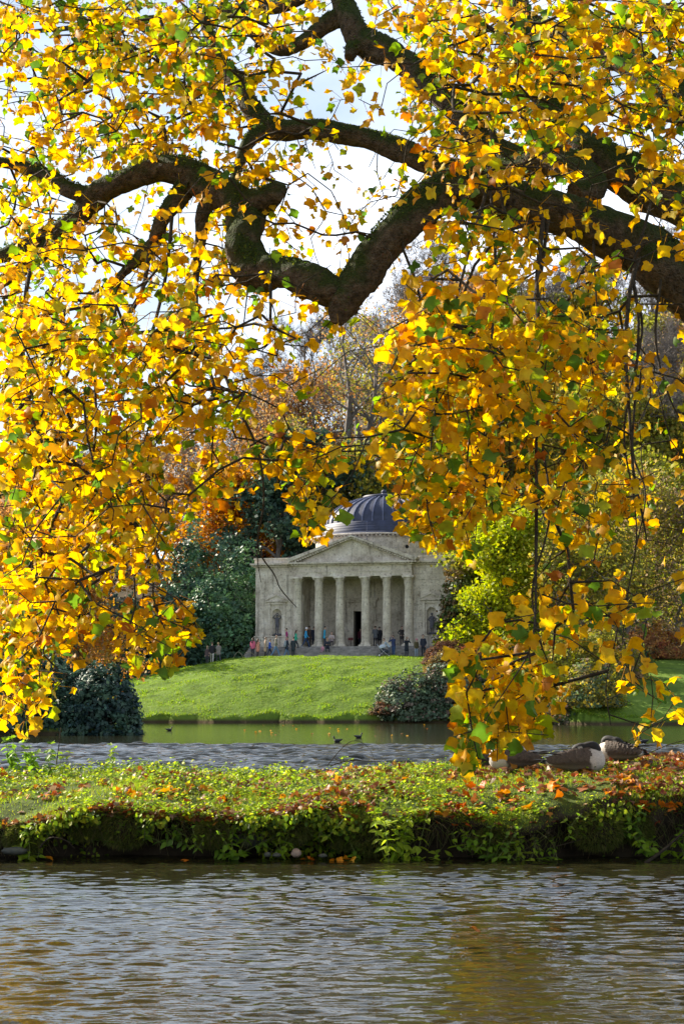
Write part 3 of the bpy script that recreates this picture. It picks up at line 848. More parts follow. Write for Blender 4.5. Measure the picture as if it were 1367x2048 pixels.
def tree_meshes(seed, H, trunk_h, spread, pal, leaves, lsize, sigma, kids=(7, 5, 4, 3), r0=.35, mat='far_leaf', fork=False, rise=.35, twig_r=1.0, up=0.3, keep=1.0, name='tree', wob=.22, sprays=0):
    g = np.random.default_rng(seed)
    p0, p1, ra, rb, tips, td = grow(g, H, trunk_h, spread, kids, r0, rise, fork=fork, wob=wob)
    V, T = seg_tubes(p0, p1, ra * 1.0, rb * twig_r, 5)
    if sprays:
        ii = np.repeat(np.arange(len(tips)), sprays); q = tips[ii] - td[ii] * g.uniform(0, .9, (len(ii), 1))
        e_ = q + unit(td[ii] * .8 + g.normal(0, .6, (len(ii), 3)) + np.array([0, 0, .25])) * g.uniform(.5, 1.3, (len(ii), 1))
        V2, T2 = seg_tubes(q, e_, np.full(len(ii), .017), np.full(len(ii), .008), 3); T = np.concatenate([T, T2 + len(V)]); V = np.concatenate([V, V2])
    trunk = tri_mesh('trunk', V, T, M['far_bark'], smooth=True)
    crown = None
    if leaves:
        kk = g.uniform(0, 1, len(tips)) < keep
        tt = tips[kk]
        clump = pick_cols(g, len(tt), pal, .3)
        rep = g.poisson(leaves * .74, len(tt)); ii = np.repeat(np.arange(len(tt)), rep)
        pos = tt[ii] + g.normal(0, sigma, (len(ii), 3)) * np.array([1, 1, .7])
        cols = np.clip(clump[ii] * g.uniform(.72, 1.28, (len(ii), 1)), .004, 1)
        V, T, Cc = leaf_cloud(pos, g.uniform(.6, 1.3, len(ii)) * lsize * 1.12, cols, g, up)
        crown = tri_mesh('crown', V, T, M[mat], Cc)
    return trunk, crown

def plant_tree(name, meshes, px, Y, label, cat='tree', group=None, rz=0, s=1.0, dz=0.0, X=None, sz=None):
    X = XatPX(px, Y) if X is None else X
    z = float(ground_z(X, Y)) - 0.15 + dz
    o = empty(name, (X, Y, z), rz, label, cat, group)
    o.scale = (s, s, sz or s)
    obj('trunk', meshes[0], o)
    if meshes[1] is not None: obj('crown', meshes[1], o)
    return o

def shrub_meshes(seed, rx, ry, h, pal, clumps, per, lsize, sigma, mat='gloss_leaf', lump=.22, up=.6, stems=7, bare=False, shell=0.75):
    g = np.random.default_rng(seed)
    u = g.uniform(0, 2*PI, clumps); v = np.arccos(g.uniform(-0.12, 1, clumps))
    rad = 1 + lump * (np.sin(3*u + seed) * np.sin(2.2*v + 1) + .6 * np.sin(5*u - 2*v + seed*2) * .8)
    rad *= np.where(g.uniform(0, 1, clumps) < shell, g.uniform(.93, 1.05, clumps), g.uniform(.45, .93, clumps))
    c = np.stack([rx * np.sin(v) * np.cos(u) * rad, ry * np.sin(v) * np.sin(u) * rad, h * np.cos(v) * rad], 1)
    c[:, 2] = np.maximum(c[:, 2], .15)
    nrm = unit(c / np.array([rx*rx, ry*ry, h*h]))
    cc = pick_cols(g, clumps, pal, .25)
    rep = g.poisson(per * .78, clumps); ii = np.repeat(np.arange(clumps), rep); n = len(ii)
    pos = c[ii] + g.normal(0, sigma, (n, 3)) * np.array([1, 1, .8]); pos[:, 2] = np.maximum(pos[:, 2], .03)
    nz = unit(nrm[ii] * 1.1 + np.array([0, 0, up]) + g.normal(0, .7, (n, 3)))
    R = face_rot(nz, g.normal(size=(n, 3)))
    V, T = scatter(QUAD * np.array([1, 1.25, 1]), QT, pos, R, g.uniform(.6, 1.25, n) * lsize * 1.1)
    cols = np.clip(cc[ii] * g.uniform(.7, 1.3, (n, 1)), .003, 1)
    crown = tri_mesh('crown', V, T, M[mat], np.repeat(cols, 4, axis=0))
    # stems from the foot to some clumps
    k = g.choice(clumps, min(clumps, stems * 5), replace=False)
    base = np.stack([g.normal(0, rx*.10, len(k)), g.normal(0, ry*.10, len(k)), np.full(len(k), -.1)], 1)
    mid = base*.45 + c[k]*.5 + np.array([0, 0, h*.08]) + g.normal(0, h*.03, (len(k), 3))
    V, T = seg_tubes(np.concatenate([base, mid]), np.concatenate([mid, c[k]*.98]), np.concatenate([np.full(len(k), .012*h + .015), np.full(len(k), .008*h + .01)]), np.concatenate([np.full(len(k), .008*h + .01), np.full(len(k), .008)]), 5)
    return tri_mesh('trunk', V, T, M['far_bark'], smooth=True), crown

def plant_shrub(name, m, px, Y, label, cat='shrub', group=None, dz=0, rz=0, s=1.0, X=None):
    X = XatPX(px, Y) if X is None else X
    o = empty(name, (X, Y, float(ground_z(X, Y)) + dz), rz, label, cat, group)
    o.scale = (s, s, s)
    obj('stem', m[0], o); obj('foliage', m[1], o)
    return o

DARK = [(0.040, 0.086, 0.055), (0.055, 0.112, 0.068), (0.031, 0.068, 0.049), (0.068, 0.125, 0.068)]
LAUREL = [(0.081, 0.173, 0.069), (0.065, 0.142, 0.069), (0.115, 0.219, 0.081), (0.050, 0.115, 0.069)]
RHODO = [(0.073, 0.119, 0.063), (0.100, 0.155, 0.077), (0.128, 0.173, 0.100), (0.182, 0.136, 0.092)]
OLIVE = [(0.252, 0.244, 0.036), (0.342, 0.288, 0.040), (0.172, 0.180, 0.040), (0.396, 0.306, 0.054), (0.216, 0.234, 0.036)]
YGREEN = [(0.419, 0.444, 0.024), (0.346, 0.407, 0.024), (0.493, 0.468, 0.031), (0.270, 0.333, 0.027)]
ORANGE = [(.42, .17, .020), (.50, .24, .025), (.36, .13, .020), (.45, .28, .03)]
RUST = [(0.389, 0.186, 0.065), (0.486, 0.251, 0.073), (0.308, 0.162, 0.073), (0.356, 0.244, 0.082)]
GREYTW = [(0.250, 0.187, 0.125), (0.312, 0.218, 0.109)]
HILLG = 'trees on the wooded hillside behind the temple'

# far wooded hillside: individual trees from shared meshes
hm = {
    'bare': [tree_meshes(100 + i, 21, 6, 8.5, GREYTW, 1.0, .22, .7, (9, 5, 5, 3), .38, rise=.5, keep=.4, wob=.26, sprays=5) for i in range(3)],
    'rust': [tree_meshes(120 + i, 20, 5, 8.5, RUST + GREYTW, 8, .36, .75, (9, 5, 4, 3), .38, keep=.85, sprays=3) for i in range(3)],
    'olive': [tree_meshes(140 + i, 18, 4, 8.0, OLIVE, 11, .42, .75, (9, 5, 4, 3), .34) for i in range(3)],
    'dark': [tree_meshes(160 + i, 20, 1.5, 6.0, DARK, 26, .46, .65, (14, 5, 4), .4, 'gloss_leaf', rise=.0, up=.8) for i in range(2)],
}
HL = {'bare': 'tall leafless grey tree on the hillside', 'rust': 'rust-brown autumn tree on the hillside',
      'olive': 'olive-yellow leafy tree on the hillside', 'dark': 'dark evergreen tree on the hillside'}
hill = [  # px, Y, kind, scale
    (-60, 235, 'rust', 1.0), (40, 222, 'bare', 1.0), (120, 238, 'rust', 1.05), (200, 225, 'rust', 1.0), (285, 240, 'bare', 1.0), (350, 226, 'rust', 1.0), (430, 238, 'bare', 1.0),
    (500, 226, 'rust', .95), (560, 240, 'bare', 1.15), (630, 226, 'rust', 1.05), (690, 246, 'bare', 1.1), (760, 232, 'olive', 1.05), (820, 246, 'rust', 1.1),
    (860, 226, 'olive', 1.1), (920, 240, 'olive', 1.15), (980, 226, 'olive', 1.0), (1040, 244, 'bare', 1.1), (1090, 226, 'olive', 1.05), (1150, 238, 'olive', 1.1), (1210, 224, 'olive', 1.1),
    (1270, 240, 'bare', 1.15), (1330, 226, 'olive', 1.05), (1390, 238, 'bare', 1.1), (1450, 224, 'rust', 1.0),
    (-30, 200, 'olive', .9), (60, 205, 'rust', .95), (150, 196, 'rust', .8), (240, 204, 'rust', .95), (320, 198, 'rust', .85),
    (530, 205, 'rust', .85), (600, 212, 'olive', .85), (800, 206, 'olive', .95), (880, 200, 'olive', .95), (950, 208, 'olive', 1.0),
    (1030, 198, 'olive', .95), (1100, 206, 'olive', 1.05), (1170, 198, 'olive', 1.0), (1240, 206, 'bare', 1.1), (1310, 198, 'olive', 1.0), (1380, 206, 'olive', .95),
    (480, 252, 'bare', 1.0), (380, 255, 'rust', 1.0), (250, 256, 'rust', 1.0), (100, 254, 'bare', 1.0), (740, 258, 'bare', 1.1), (900, 258, 'bare', 1.1), (1000, 258, 'bare', 1.1), (1120, 256, 'bare', 1.1), (1300, 258, 'bare', 1.1),
]
ORD = 'first second third fourth fifth sixth seventh eighth ninth tenth eleventh twelfth thirteenth fourteenth fifteenth sixteenth seventeenth eighteenth nineteenth twentieth'.split()
rank = {}
for kd_ in hm:
    for r_, i_ in enumerate(sorted([i for i, h in enumerate(hill) if h[2] == kd_], key=lambda i: hill[i][0])): rank[i_] = r_
for i, (px, Y, kd, s) in enumerate(hill):
    v = hm[kd][i % len(hm[kd])]
    plant_tree({'bare': 'bare_tree', 'rust': 'autumn_tree', 'olive': 'leafy_tree', 'dark': 'evergreen_tree'}[kd], v, px, Y, HL[kd] + ', ' + ORD[rank[i]] + ' of its kind from the left', 'tree', HILLG, rz=i * 2.39, s=s * (0.94 + .12 * ((i * 7) % 10) / 10))

# trees that stand out
plant_tree('oak_tree', tree_meshes(201, 29, 13.5, 9, RUST[:2] + OLIVE + GREYTW, 8, .28, .8, (8, 6, 5, 4), .75, fork=True, keep=.8, rise=.45, sprays=2), 716, 193, 'tall oak with forked trunk and thin rusty leaves rising above the dome', 'tree')
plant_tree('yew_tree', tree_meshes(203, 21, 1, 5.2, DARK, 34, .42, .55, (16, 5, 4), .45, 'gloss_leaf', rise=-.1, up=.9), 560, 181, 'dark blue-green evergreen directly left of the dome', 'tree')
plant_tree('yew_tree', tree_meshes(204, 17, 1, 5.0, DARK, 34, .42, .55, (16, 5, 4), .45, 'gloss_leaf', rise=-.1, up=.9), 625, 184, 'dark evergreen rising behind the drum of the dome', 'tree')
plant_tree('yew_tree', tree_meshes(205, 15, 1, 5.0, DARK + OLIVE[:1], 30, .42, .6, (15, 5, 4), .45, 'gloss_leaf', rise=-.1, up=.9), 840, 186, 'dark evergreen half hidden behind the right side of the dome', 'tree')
plant_tree('maple_tree', tree_meshes(206, 17, 4, 6.0, ORANGE, 15, .40, .7, (9, 5, 4, 3), .3), 425, 186, 'bright orange maple above the laurels left of the dome', 'tree')
plant_tree('ash_tree', tree_meshes(207, 15, 3, 7.5, OLIVE + DARK[:1], 14, .38, .75, (9, 5, 4, 3), .3), 690, 186, 'olive-leaved tree filling the slope just above the dome', 'tree')
plant_tree('beech_tree', tree_meshes(208, 10.5, 1.5, 4.6, ORANGE + RUST, 10, .27, .55, (10, 5, 4, 3), .18), 165, 126, 'small orange beech behind the round bush by the water', 'tree', dz=-.2)
plant_tree('beech_tree', tree_meshes(209, 15, 4, 6, RUST, 9, .34, .7, (9, 5, 4, 3), .24), 90, 160, 'rust-brown beech on the left behind the small orange one', 'tree')
plant_tree('lime_tree', tree_meshes(210, 13.5, 1.0, 3.0, YGREEN, 15, .28, .5, (15, 5, 4, 3), .2, rise=.2), 1018, 142, 'glowing yellow-green tree beside the right end of the temple', 'tree')
plant_tree('lime_tree', tree_meshes(211, 17, 2, 5.2, YGREEN + OLIVE, 14, .32, .6, (13, 5, 4, 3), .25, rise=.2), 1075, 151, 'tall yellow-green tree behind the glowing one by the temple', 'tree')
plant_tree('lime_tree', tree_meshes(212, 20, 3, 5.0, YGREEN + OLIVE, 12, .32, .65, (12, 5, 4, 3), .28, rise=.2), 1255, 168, 'pale yellow-green tree high on the right slope', 'tree')
plant_tree('hawthorn_tree', tree_meshes(213, 13, 1.6, 5.4, OLIVE, 8, .26, .7, (13, 6, 4, 3), .2, rise=.3), 1130, 140, 'fine-twigged olive tree on the bank behind the drooping leaves', 'tree')
plant_tree('hawthorn_tree', tree_meshes(214, 14, 1.6, 5.6, OLIVE + GREYTW, 7, .26, .75, (13, 6, 4, 3), .2, rise=.3), 1235, 148, 'fine-twigged olive-grey tree at the top of the right bank', 'tree')
plant_tree('hawthorn_tree', tree_meshes(215, 13, 1.6, 5.4, OLIVE + GREYTW, 7, .26, .75, (13, 6, 4, 3), .2, rise=.3), 1345, 152, 'fine-twigged olive tree at the right edge of the picture', 'tree')
plant_tree('alder_tree', tree_meshes(216, 12, 1.6, 4.6, DARK + LAUREL, 16, .30, .6, (12, 5, 4), .22, 'gloss_leaf'), 1310, 163, 'dark green tree behind the olive trees at the right', 'tree')

# shrubs
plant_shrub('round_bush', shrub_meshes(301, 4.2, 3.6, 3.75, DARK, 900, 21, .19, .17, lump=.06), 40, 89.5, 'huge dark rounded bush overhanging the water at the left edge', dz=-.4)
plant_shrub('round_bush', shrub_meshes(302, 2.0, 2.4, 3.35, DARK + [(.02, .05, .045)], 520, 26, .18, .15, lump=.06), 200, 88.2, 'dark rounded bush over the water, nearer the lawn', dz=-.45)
plant_shrub('laurel', shrub_meshes(303, 4.2, 3.4, 6.9, LAUREL, 800, 21, .28, .28, lump=.16), 440, 155, 'big glossy laurel touching the left end of the temple')
plant_shrub('laurel', shrub_meshes(304, 3.8, 3.2, 11.5, LAUREL + DARK, 900, 21, .30, .32, lump=.2), 395, 164, 'tall laurel rising behind the big one left of the temple')
plant_shrub('laurel', shrub_meshes(305, 3.4, 3.0, 9.5, LAUREL, 700, 21, .30, .32, lump=.2), 490, 166, 'pale-topped laurel behind the left wing of the temple')
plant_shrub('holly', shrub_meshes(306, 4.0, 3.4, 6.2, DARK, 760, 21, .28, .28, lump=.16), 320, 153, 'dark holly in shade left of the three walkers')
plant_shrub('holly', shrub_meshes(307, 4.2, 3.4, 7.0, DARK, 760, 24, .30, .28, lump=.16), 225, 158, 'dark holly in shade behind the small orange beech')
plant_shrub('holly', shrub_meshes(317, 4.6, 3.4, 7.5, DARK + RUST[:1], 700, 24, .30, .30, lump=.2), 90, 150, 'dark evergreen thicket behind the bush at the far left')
plant_shrub('camellia', shrub_meshes(308, 1.5, 1.5, 6.4, [(.10, .12, .035), (.16, .10, .035), (.08, .12, .03), (.20, .13, .04)], 420, 24, .20, .2, lump=.2), 914, 145.6, 'tall shrub with reddish-green leaves covering the right niche')
plant_shrub('heather_bush', shrub_meshes(309, 1.95, 1.6, 1.75, [(.13, .06, .035), (.16, .08, .045), (.10, .055, .03)], 420, 30, .10, .10, 'far_leaf', lump=.04), 897, 139.5, 'domed russet-brown bush at the right end of the steps')
plant_shrub('azalea', shrub_meshes(310, 1.7, 1.4, 1.7, [(.26, .14, .04), (.22, .15, .045), (.16, .12, .04)], 300, 26, .13, .13, 'far_leaf', lump=.12), 898, 136.6, 'low amber-leaved azalea below the russet bush')
plant_shrub('azalea', shrub_meshes(311, 1.5, 1.3, 2.0, [(.36, .10, .05), (.28, .09, .05), (.22, .12, .04)], 300, 26, .13, .13, 'far_leaf', lump=.12), 942, 137.6, 'azalea with salmon-red leaves right of the russet bush')
plant_shrub('rhododendron', shrub_meshes(312, 3.0, 2.0, 3.1, RHODO, 520, 21, .19, .17, lump=.14), 826, 129.3, 'grey-green rhododendron spreading down to the water below the lawn', dz=-.75)
plant_shrub('rhododendron', shrub_meshes(313, 2.8, 2.2, 3.9, RHODO, 560, 21, .19, .18, lump=.14), 905, 129.8, 'taller grey-green rhododendron at the water, partly behind the hanging leaves', dz=-.8)
plant_shrub('rhododendron', shrub_meshes(314, 2.6, 2.2, 3.3, RHODO + DARK, 520, 21, .19, .18, lump=.14), 995, 129.0, 'dark rhododendron at the water behind the hanging yellow leaves', dz=-.5)
plant_shrub('bramble', shrub_meshes(315, 1.0, .9, .9, [(.20, .10, .05), (.15, .09, .05), (.06, .08, .03)], 160, 20, .13, .12, 'far_leaf'), 772, 128.4, 'small reddish bramble at the edge of the lawn by the water')
plant_shrub('bank_shrub', shrub_meshes(316, 2.2, 1.8, 1.9, OLIVE + RHODO, 320, 22, .16, .16, 'far_leaf'), 1085, 124.5, 'low olive shrub on the right bank close to the water')
plant_shrub('bank_shrub', shrub_meshes(318, 2.8, 2.0, 2.4, RUST + [(.30, .10, .05)], 360, 22, .17, .18, 'far_leaf'), 1310, 139, 'rusty low shrub along the top of the right lawn')
plant_shrub('bank_shrub', shrub_meshes(319, 2.6, 2.0, 2.6, OLIVE + LAUREL, 360, 22, .17, .18, 'far_leaf'), 1215, 134.5, 'olive-green shrub at the foot of the fine-twigged trees')
plant_shrub('bank_shrub', shrub_meshes(320, 2.6, 2.0, 4.6, OLIVE, 420, 20, .20, .24, 'far_leaf', lump=.25), 1045, 127.5, 'loose olive shrub by the water behind the thickest hanging leaves')
plant_shrub('bank_shrub', shrub_meshes(321, 2.8, 2.0, 4.2, OLIVE + YGREEN[:1], 420, 20, .20, .24, 'far_leaf', lump=.25), 1140, 126.5, 'loose yellow-olive shrub between the two hanging leaf curtains')
plant_shrub('bank_shrub', shrub_meshes(322, 2.6, 2.0, 3.6, OLIVE + GREYTW, 380, 20, .20, .24, 'far_leaf', lump=.25), 1215, 128.5, 'loose olive-grey shrub left of the grassy bank at the right')
plant_shrub('bank_shrub', shrub_meshes(323, 2.2, 1.6, 2.6, OLIVE + RHODO, 320, 20, .18, .2, 'far_leaf', lump=.25), 1180, 120.8, 'low grey-olive shrub on the right shore, its foliage over the water')
plant_shrub('bank_shrub', shrub_meshes(324, 2.0, 1.5, 2.0, RHODO + RUST[:1], 300, 20, .17, .18, 'far_leaf', lump=.25), 1105, 121.5, 'low grey-green shrub on the right shore below the yellow-olive one')
# ------------------------------------------------------------------ the tulip tree overhanging the lake
KD = 1.9      # how much farther out the crown hangs than the first layout
tree = empty('tulip_tree', (6.6 * KD, 11.5 * KD, 0.7), 0, 'old mossy tulip tree with drooping yellow leaves framing the view', 'tree')
TREE_O = Vector((6.6 * KD, 11.5 * KD, 0.7))
def wpx(px, py, Y, w): return W(px, py, Y * KD), w * 0.46 * Y * KD / FPX
LIMBS = []   # list of (points, radii) in world space
def limb(name, rows, n=14, bump=.10, sub=4, seed=0, mat='bark', thin=1.0, wig=0.0):
    P = []; R = []
    rw = random.Random(seed * 7 + 1)
    for r in rows:
        if r[0] == 'w': p, rr_ = Vector((r[1] * KD, r[2] * KD, CAMZ + (r[3] - CAMZ) * KD)), r[4] * KD      # world position outside the frame
        else: p, rr_ = wpx(*r)
        if wig and 0 < len(P) < len(rows) - 1: p = p + Vector((rw.uniform(-wig, wig), rw.uniform(-wig, wig), rw.uniform(-wig, wig) * .4))
        P.append(p); R.append(rr_ * thin)
    pts, rad = smooth_path(P, R, sub)
    LIMBS.append((pts, rad))
    mb = MB().tube([p - TREE_O for p in pts], rad, n, 0, True, True, bump, seed)
    return mb.build(name, M[mat], tree)
# trunk out of frame to the right (x, y, z, radius)
limb('trunk', [('w', 6.6, 11.5, .9, .62), ('w', 6.6, 11.5, 1.5, .48), ('w', 6.45, 11.5, 2.6, .42), ('w', 6.3, 11.5, 4.2, .38), ('w', 6.3, 11.5, 6.2, .32), ('w', 6.2, 11.4, 8.5, .22)], 24, .10, 8, 1)
limb('limb', [('w', 6.4, 11.4, 2.2, .32), ('w', 4.6, 10.9, 2.75, .24), (1400, 585, 10.6, 132), (1300, 512, 10.6, 118), (1200, 458, 10.5, 104), (1110, 425, 10.4, 96), (1010, 400, 10.3, 90), (935, 372, 10.2, 88),
              (868, 395, 10.1, 86), (800, 452, 10.0, 84), (745, 520, 10.0, 82), (708, 575, 10.0, 80), (686, 612, 10.0, 66), (673, 648, 10.0, 24)], 22, .14, 8, 2)
limb('limb', [(700, 590, 10.02, 70), (655, 580, 10.05, 78), (605, 556, 10.1, 76), (555, 545, 10.2, 72), (510, 540, 10.3, 82), (488, 500, 10.4, 84), (492, 448, 10.5, 84), (480, 404, 10.6, 80), (430, 380, 10.7, 74), (375, 345, 10.8, 68),
              (310, 338, 10.9, 58), (240, 365, 11.0, 54), (185, 398, 11.1, 54), (150, 440, 11.2, 46), (80, 480, 11.3, 38), (0, 512, 11.4, 32), (-80, 520, 11.5, 26)], 20, .17, 8, 3)
limb('limb', [(488, 420, 10.55, 66), (525, 402, 10.5, 66), (550, 384, 10.45, 50), (558, 366, 10.42, 26)], 16, .19, 7, 4)
limb('limb', [(188, 395, 11.1, 44), (140, 380, 11.1, 40), (90, 350, 11.2, 34), (30, 328, 11.3, 28), (-60, 318, 11.4, 22)], 14, .15, 7, 5)
limb('limb', [(385, 360, 10.8, 50), (352, 400, 10.8, 42), (325, 440, 10.8, 36), (305, 490, 10.85, 30), (268, 525, 10.9, 26), (235, 565, 10.9, 18), (222, 640, 10.9, 12)], 14, .17, 7, 6)
limb('limb', [(425, 385, 10.7, 44), (406, 425, 10.7, 34), (402, 470, 10.75, 26), (394, 530, 10.8, 20), (380, 640, 10.8, 15), (368, 720, 10.8, 10)], 14, .1, 7, 7)
limb('limb', [(120, 470, 11.25, 40), (70, 520, 11.3, 34), (10, 560, 11.4, 28), (-60, 590, 11.5, 20)], 14, .1, 7, 8)
limb('limb', [('w', 6.35, 11.4, 3.7, .28), ('w', 4.2, 11.2, 4.0, .21), (1400, 425, 11.2, 116), (1300, 372, 11.3, 108), (1215, 330, 11.4, 98), (1150, 290, 11.5, 84), (1105, 225, 11.7, 70), (1070, 140, 11.9, 60), (1040, 40, 12.1, 52), (1030, -80, 12.3, 44)], 20, .14, 8, 9)
limb('limb', [(1150, 395, 10.9, 60), (1185, 372, 11.0, 66), (1140, 330, 11.2, 66), (1080, 320, 11.4, 60), (1000, 345, 11.6, 54), (920, 345, 11.7, 54), (860, 328, 11.8, 52), (800, 300, 11.9, 52), (740, 280, 12.0, 48), (680, 266, 12.0, 46), (610, 258, 12.1, 46),
              (545, 258, 12.2, 50), (510, 228, 12.3, 48), (482, 175, 12.4, 42), (445, 128, 12.5, 34), (415, 60, 12.6, 28), (400, -40, 12.7, 22)], 18, .13, 8, 10)
limb('limb', [(525, 262, 12.2, 40), (496, 285, 12.1, 30), (478, 330, 12.0, 24), (462, 372, 11.9, 16)], 14, .1, 7, 11)
limb('limb', [(1085, 330, 11.5, 56), (1010, 310, 11.8, 54), (950, 262, 12.0, 56), (890, 195, 12.2, 58), (830, 142, 12.4, 60), (775, 105, 12.5, 62), (725, 80, 12.6, 68), (700, 40, 12.6, 56), (682, -10, 12.7, 46), (670, -90, 12.8, 38)], 18, .15, 8, 12)
limb('limb', [(735, 82, 12.6, 56), (706, 96, 12.55, 40), (698, 116, 12.5, 22)], 14, .19, 7, 13)
limb('limb', [(706, 30, 12.65, 46), (660, 42, 12.7, 40), (610, 82, 12.8, 36), (560, 98, 12.9, 30), (520, 78, 13.0, 26), (480, 40, 13.1, 22), (440, 10, 13.2, 18)], 14, .17, 7, 14)
limb('limb', [(640, -30, 12.7, 40), (560, 12, 12.9, 34), (480, 18, 13.1, 28), (380, 30, 13.3, 22), (240, 45, 13.5, 16), (100, 60, 13.6, 10), (-50, 70, 13.7, 8)], 13, .1, 7, 15)
limb('limb', [('w', 6.3, 11.5, 5.0, .24), ('w', 4.2, 11.8, 5.1, .18), (1400, 230, 11.9, 92), (1340, 178, 12.0, 82), (1270, 128, 12.2, 74), (1190, 92, 12.4, 64), (1120, 72, 12.6, 54), (1060, 48, 12.8, 44), (1000, 0, 13.0, 36), (950, -80, 13.2, 28)], 18, .14, 8, 16)
def hanging(rows, seed):
    return limb('hanging_branch', rows, 6, .18, 6, seed, 'twig', .50, .05)
hanging([(1090, 430, 10.0, 22), (1045, 455, 9.7, 16), (1005, 475, 9.5, 13), (992, 540, 9.4, 11), (985, 640, 9.3, 9), (984, 720, 9.3, 6)], 21)
hanging([(1085, 440, 9.9, 24), (1072, 560, 9.4, 20), (1068, 700, 9.0, 17), (1072, 850, 8.7, 14), (1076, 1000, 8.5, 14), (1079, 1130, 8.3, 13), (1076, 1230, 8.2, 10), (1050, 1310, 8.1, 7), (1010, 1380, 8.0, 5)], 22)
hanging([(1095, 440, 9.9, 20), (1085, 600, 9.5, 14), (1080, 820, 9.0, 11), (1088, 1020, 8.7, 9), (1070, 1180, 8.6, 8), (1085, 1300, 8.5, 6)], 23)
hanging([(1275, 520, 10.3, 26), (1262, 590, 10.1, 21), (1258, 700, 9.9, 18), (1252, 830, 9.7, 15), (1260, 940, 9.6, 13), (1275, 1010, 9.5, 10), (1292, 1080, 9.5, 6)], 24)
hanging([(1265, 560, 10.2, 18), (1285, 640, 10.0, 14), (1278, 780, 9.9, 11), (1262, 900, 9.8, 10), (1280, 990, 9.7, 8), (1272, 1090, 9.6, 5)], 25)
hanging([(1270, 600, 10.1, 16), (1290, 660, 10.1, 12), (1250, 860, 9.9, 9), (1265, 1000, 9.8, 8), (1262, 1090, 9.7, 7), (1250, 1200, 9.6, 6), (1240, 1320, 9.5, 4)], 26)
hanging([(1320, 560, 10.4, 14), (1318, 680, 10.2, 11), (1340, 790, 10.1, 8), (1380, 880, 10.0, 6)], 27)
hanging([(1265, 220, 11.0, 18), (1300, 330, 10.6, 18), (1305, 400, 10.3, 15), (1282, 480, 10.1, 12), (1250, 560, 10.0, 8)], 28)
hanging([(1185, 480, 10.4, 14), (1190, 560, 10.2, 9), (1200, 640, 10.1, 6), (1195, 740, 10.0, 4)], 29)
hanging([(430, 700, 9.8, 18), (470, 800, 9.5, 14), (500, 880, 9.3, 11), (516, 940, 9.2, 10), (524, 1010, 9.15, 9), (513, 1095, 9.1, 8), (545, 1152, 9.1, 6), (568, 1180, 9.1, 5), (593, 1215, 9.1, 3)], 30)
hanging([(500, 892, 9.3, 9), (540, 878, 9.2, 8), (580, 890, 9.1, 6), (620, 935, 9.0, 5), (655, 960, 9.0, 4)], 31)
hanging([(514, 1100, 9.1, 6), (512, 1130, 9.1, 4), (522, 1165, 9.1, 2.5)], 32)
hanging([(540, 560, 10.1, 20), (545, 620, 9.9, 13), (525, 690, 9.8, 10), (470, 700, 9.8, 10)], 33)
hanging([(225, 560, 10.6, 26), (200, 650, 10.2, 22), (150, 730, 9.9, 18), (130, 830, 9.7, 15), (150, 960, 9.5, 10), (140, 1090, 9.4, 7)], 34)
hanging([(300, 500, 10.6, 22), (270, 600, 10.3, 17), (205, 720, 10.0, 15), (196, 850, 9.8, 12), (180, 960, 9.7, 8)], 35)
hanging([(345, 420, 10.7, 20), (330, 560, 10.4, 16), (290, 690, 10.1, 14), (230, 780, 9.9, 11), (200, 930, 9.8, 7)], 36)
hanging([(395, 530, 10.6, 18), (400, 640, 10.3, 15), (420, 730, 10.1, 11), (430, 860, 9.9, 8), (420, 960, 9.8, 5)], 37)
hanging([(60, 540, 10.9, 22), (50, 660, 10.5, 18), (60, 800, 10.2, 14), (40, 960, 9.9, 11), (60, 1130, 9.7, 8), (70, 1290, 9.5, 6), (80, 1390, 9.4, 4)], 38)
hanging([(300, 1040, 9.6, 9), (318, 1100, 9.5, 8), (312, 1190, 9.4, 7), (322, 1260, 9.3, 5), (300, 1330, 9.2, 4)], 39)
hanging([(310, 900, 9.8, 10), (296, 980, 9.7, 9), (305, 1060, 9.6, 8)], 40)
hanging([(250, 60, 13.3, 14), (180, 110, 12.9, 12), (120, 130, 12.6, 10), (50, 95, 12.4, 7), (-20, 95, 12.3, 5)], 41)
hanging([(330, 330, 11.0, 16), (320, 250, 11.1, 13), (270, 215, 11.2, 11), (210, 240, 11.3, 9), (150, 280, 11.3, 6)], 42)
hanging([(150, 130, 12.7, 12), (200, 180, 12.5, 9), (230, 240, 12.4, 7), (215, 320, 12.3, 5)], 43)
hanging([(1010, 60, 11.6, 20), (985, 180, 10.6, 17), (975, 330, 9.8, 15), (940, 470, 9.2, 13), (905, 600, 8.8, 12), (880, 740, 8.5, 10), (860, 880, 8.2, 8), (850, 1000, 8.1, 6), (870, 1080, 8.0, 4)], 44)
hanging([(975, 330, 9.8, 14), (1000, 520, 9.2, 12), (985, 690, 8.8, 11), (950, 830, 8.5, 9), (930, 960, 8.3, 7), (920, 1060, 8.2, 4)], 45)
hanging([(1245, 1180, 9.5, 8), (1225, 1280, 9.3, 7), (1215, 1370, 9.2, 5), (1220, 1450, 9.1, 4)], 46)

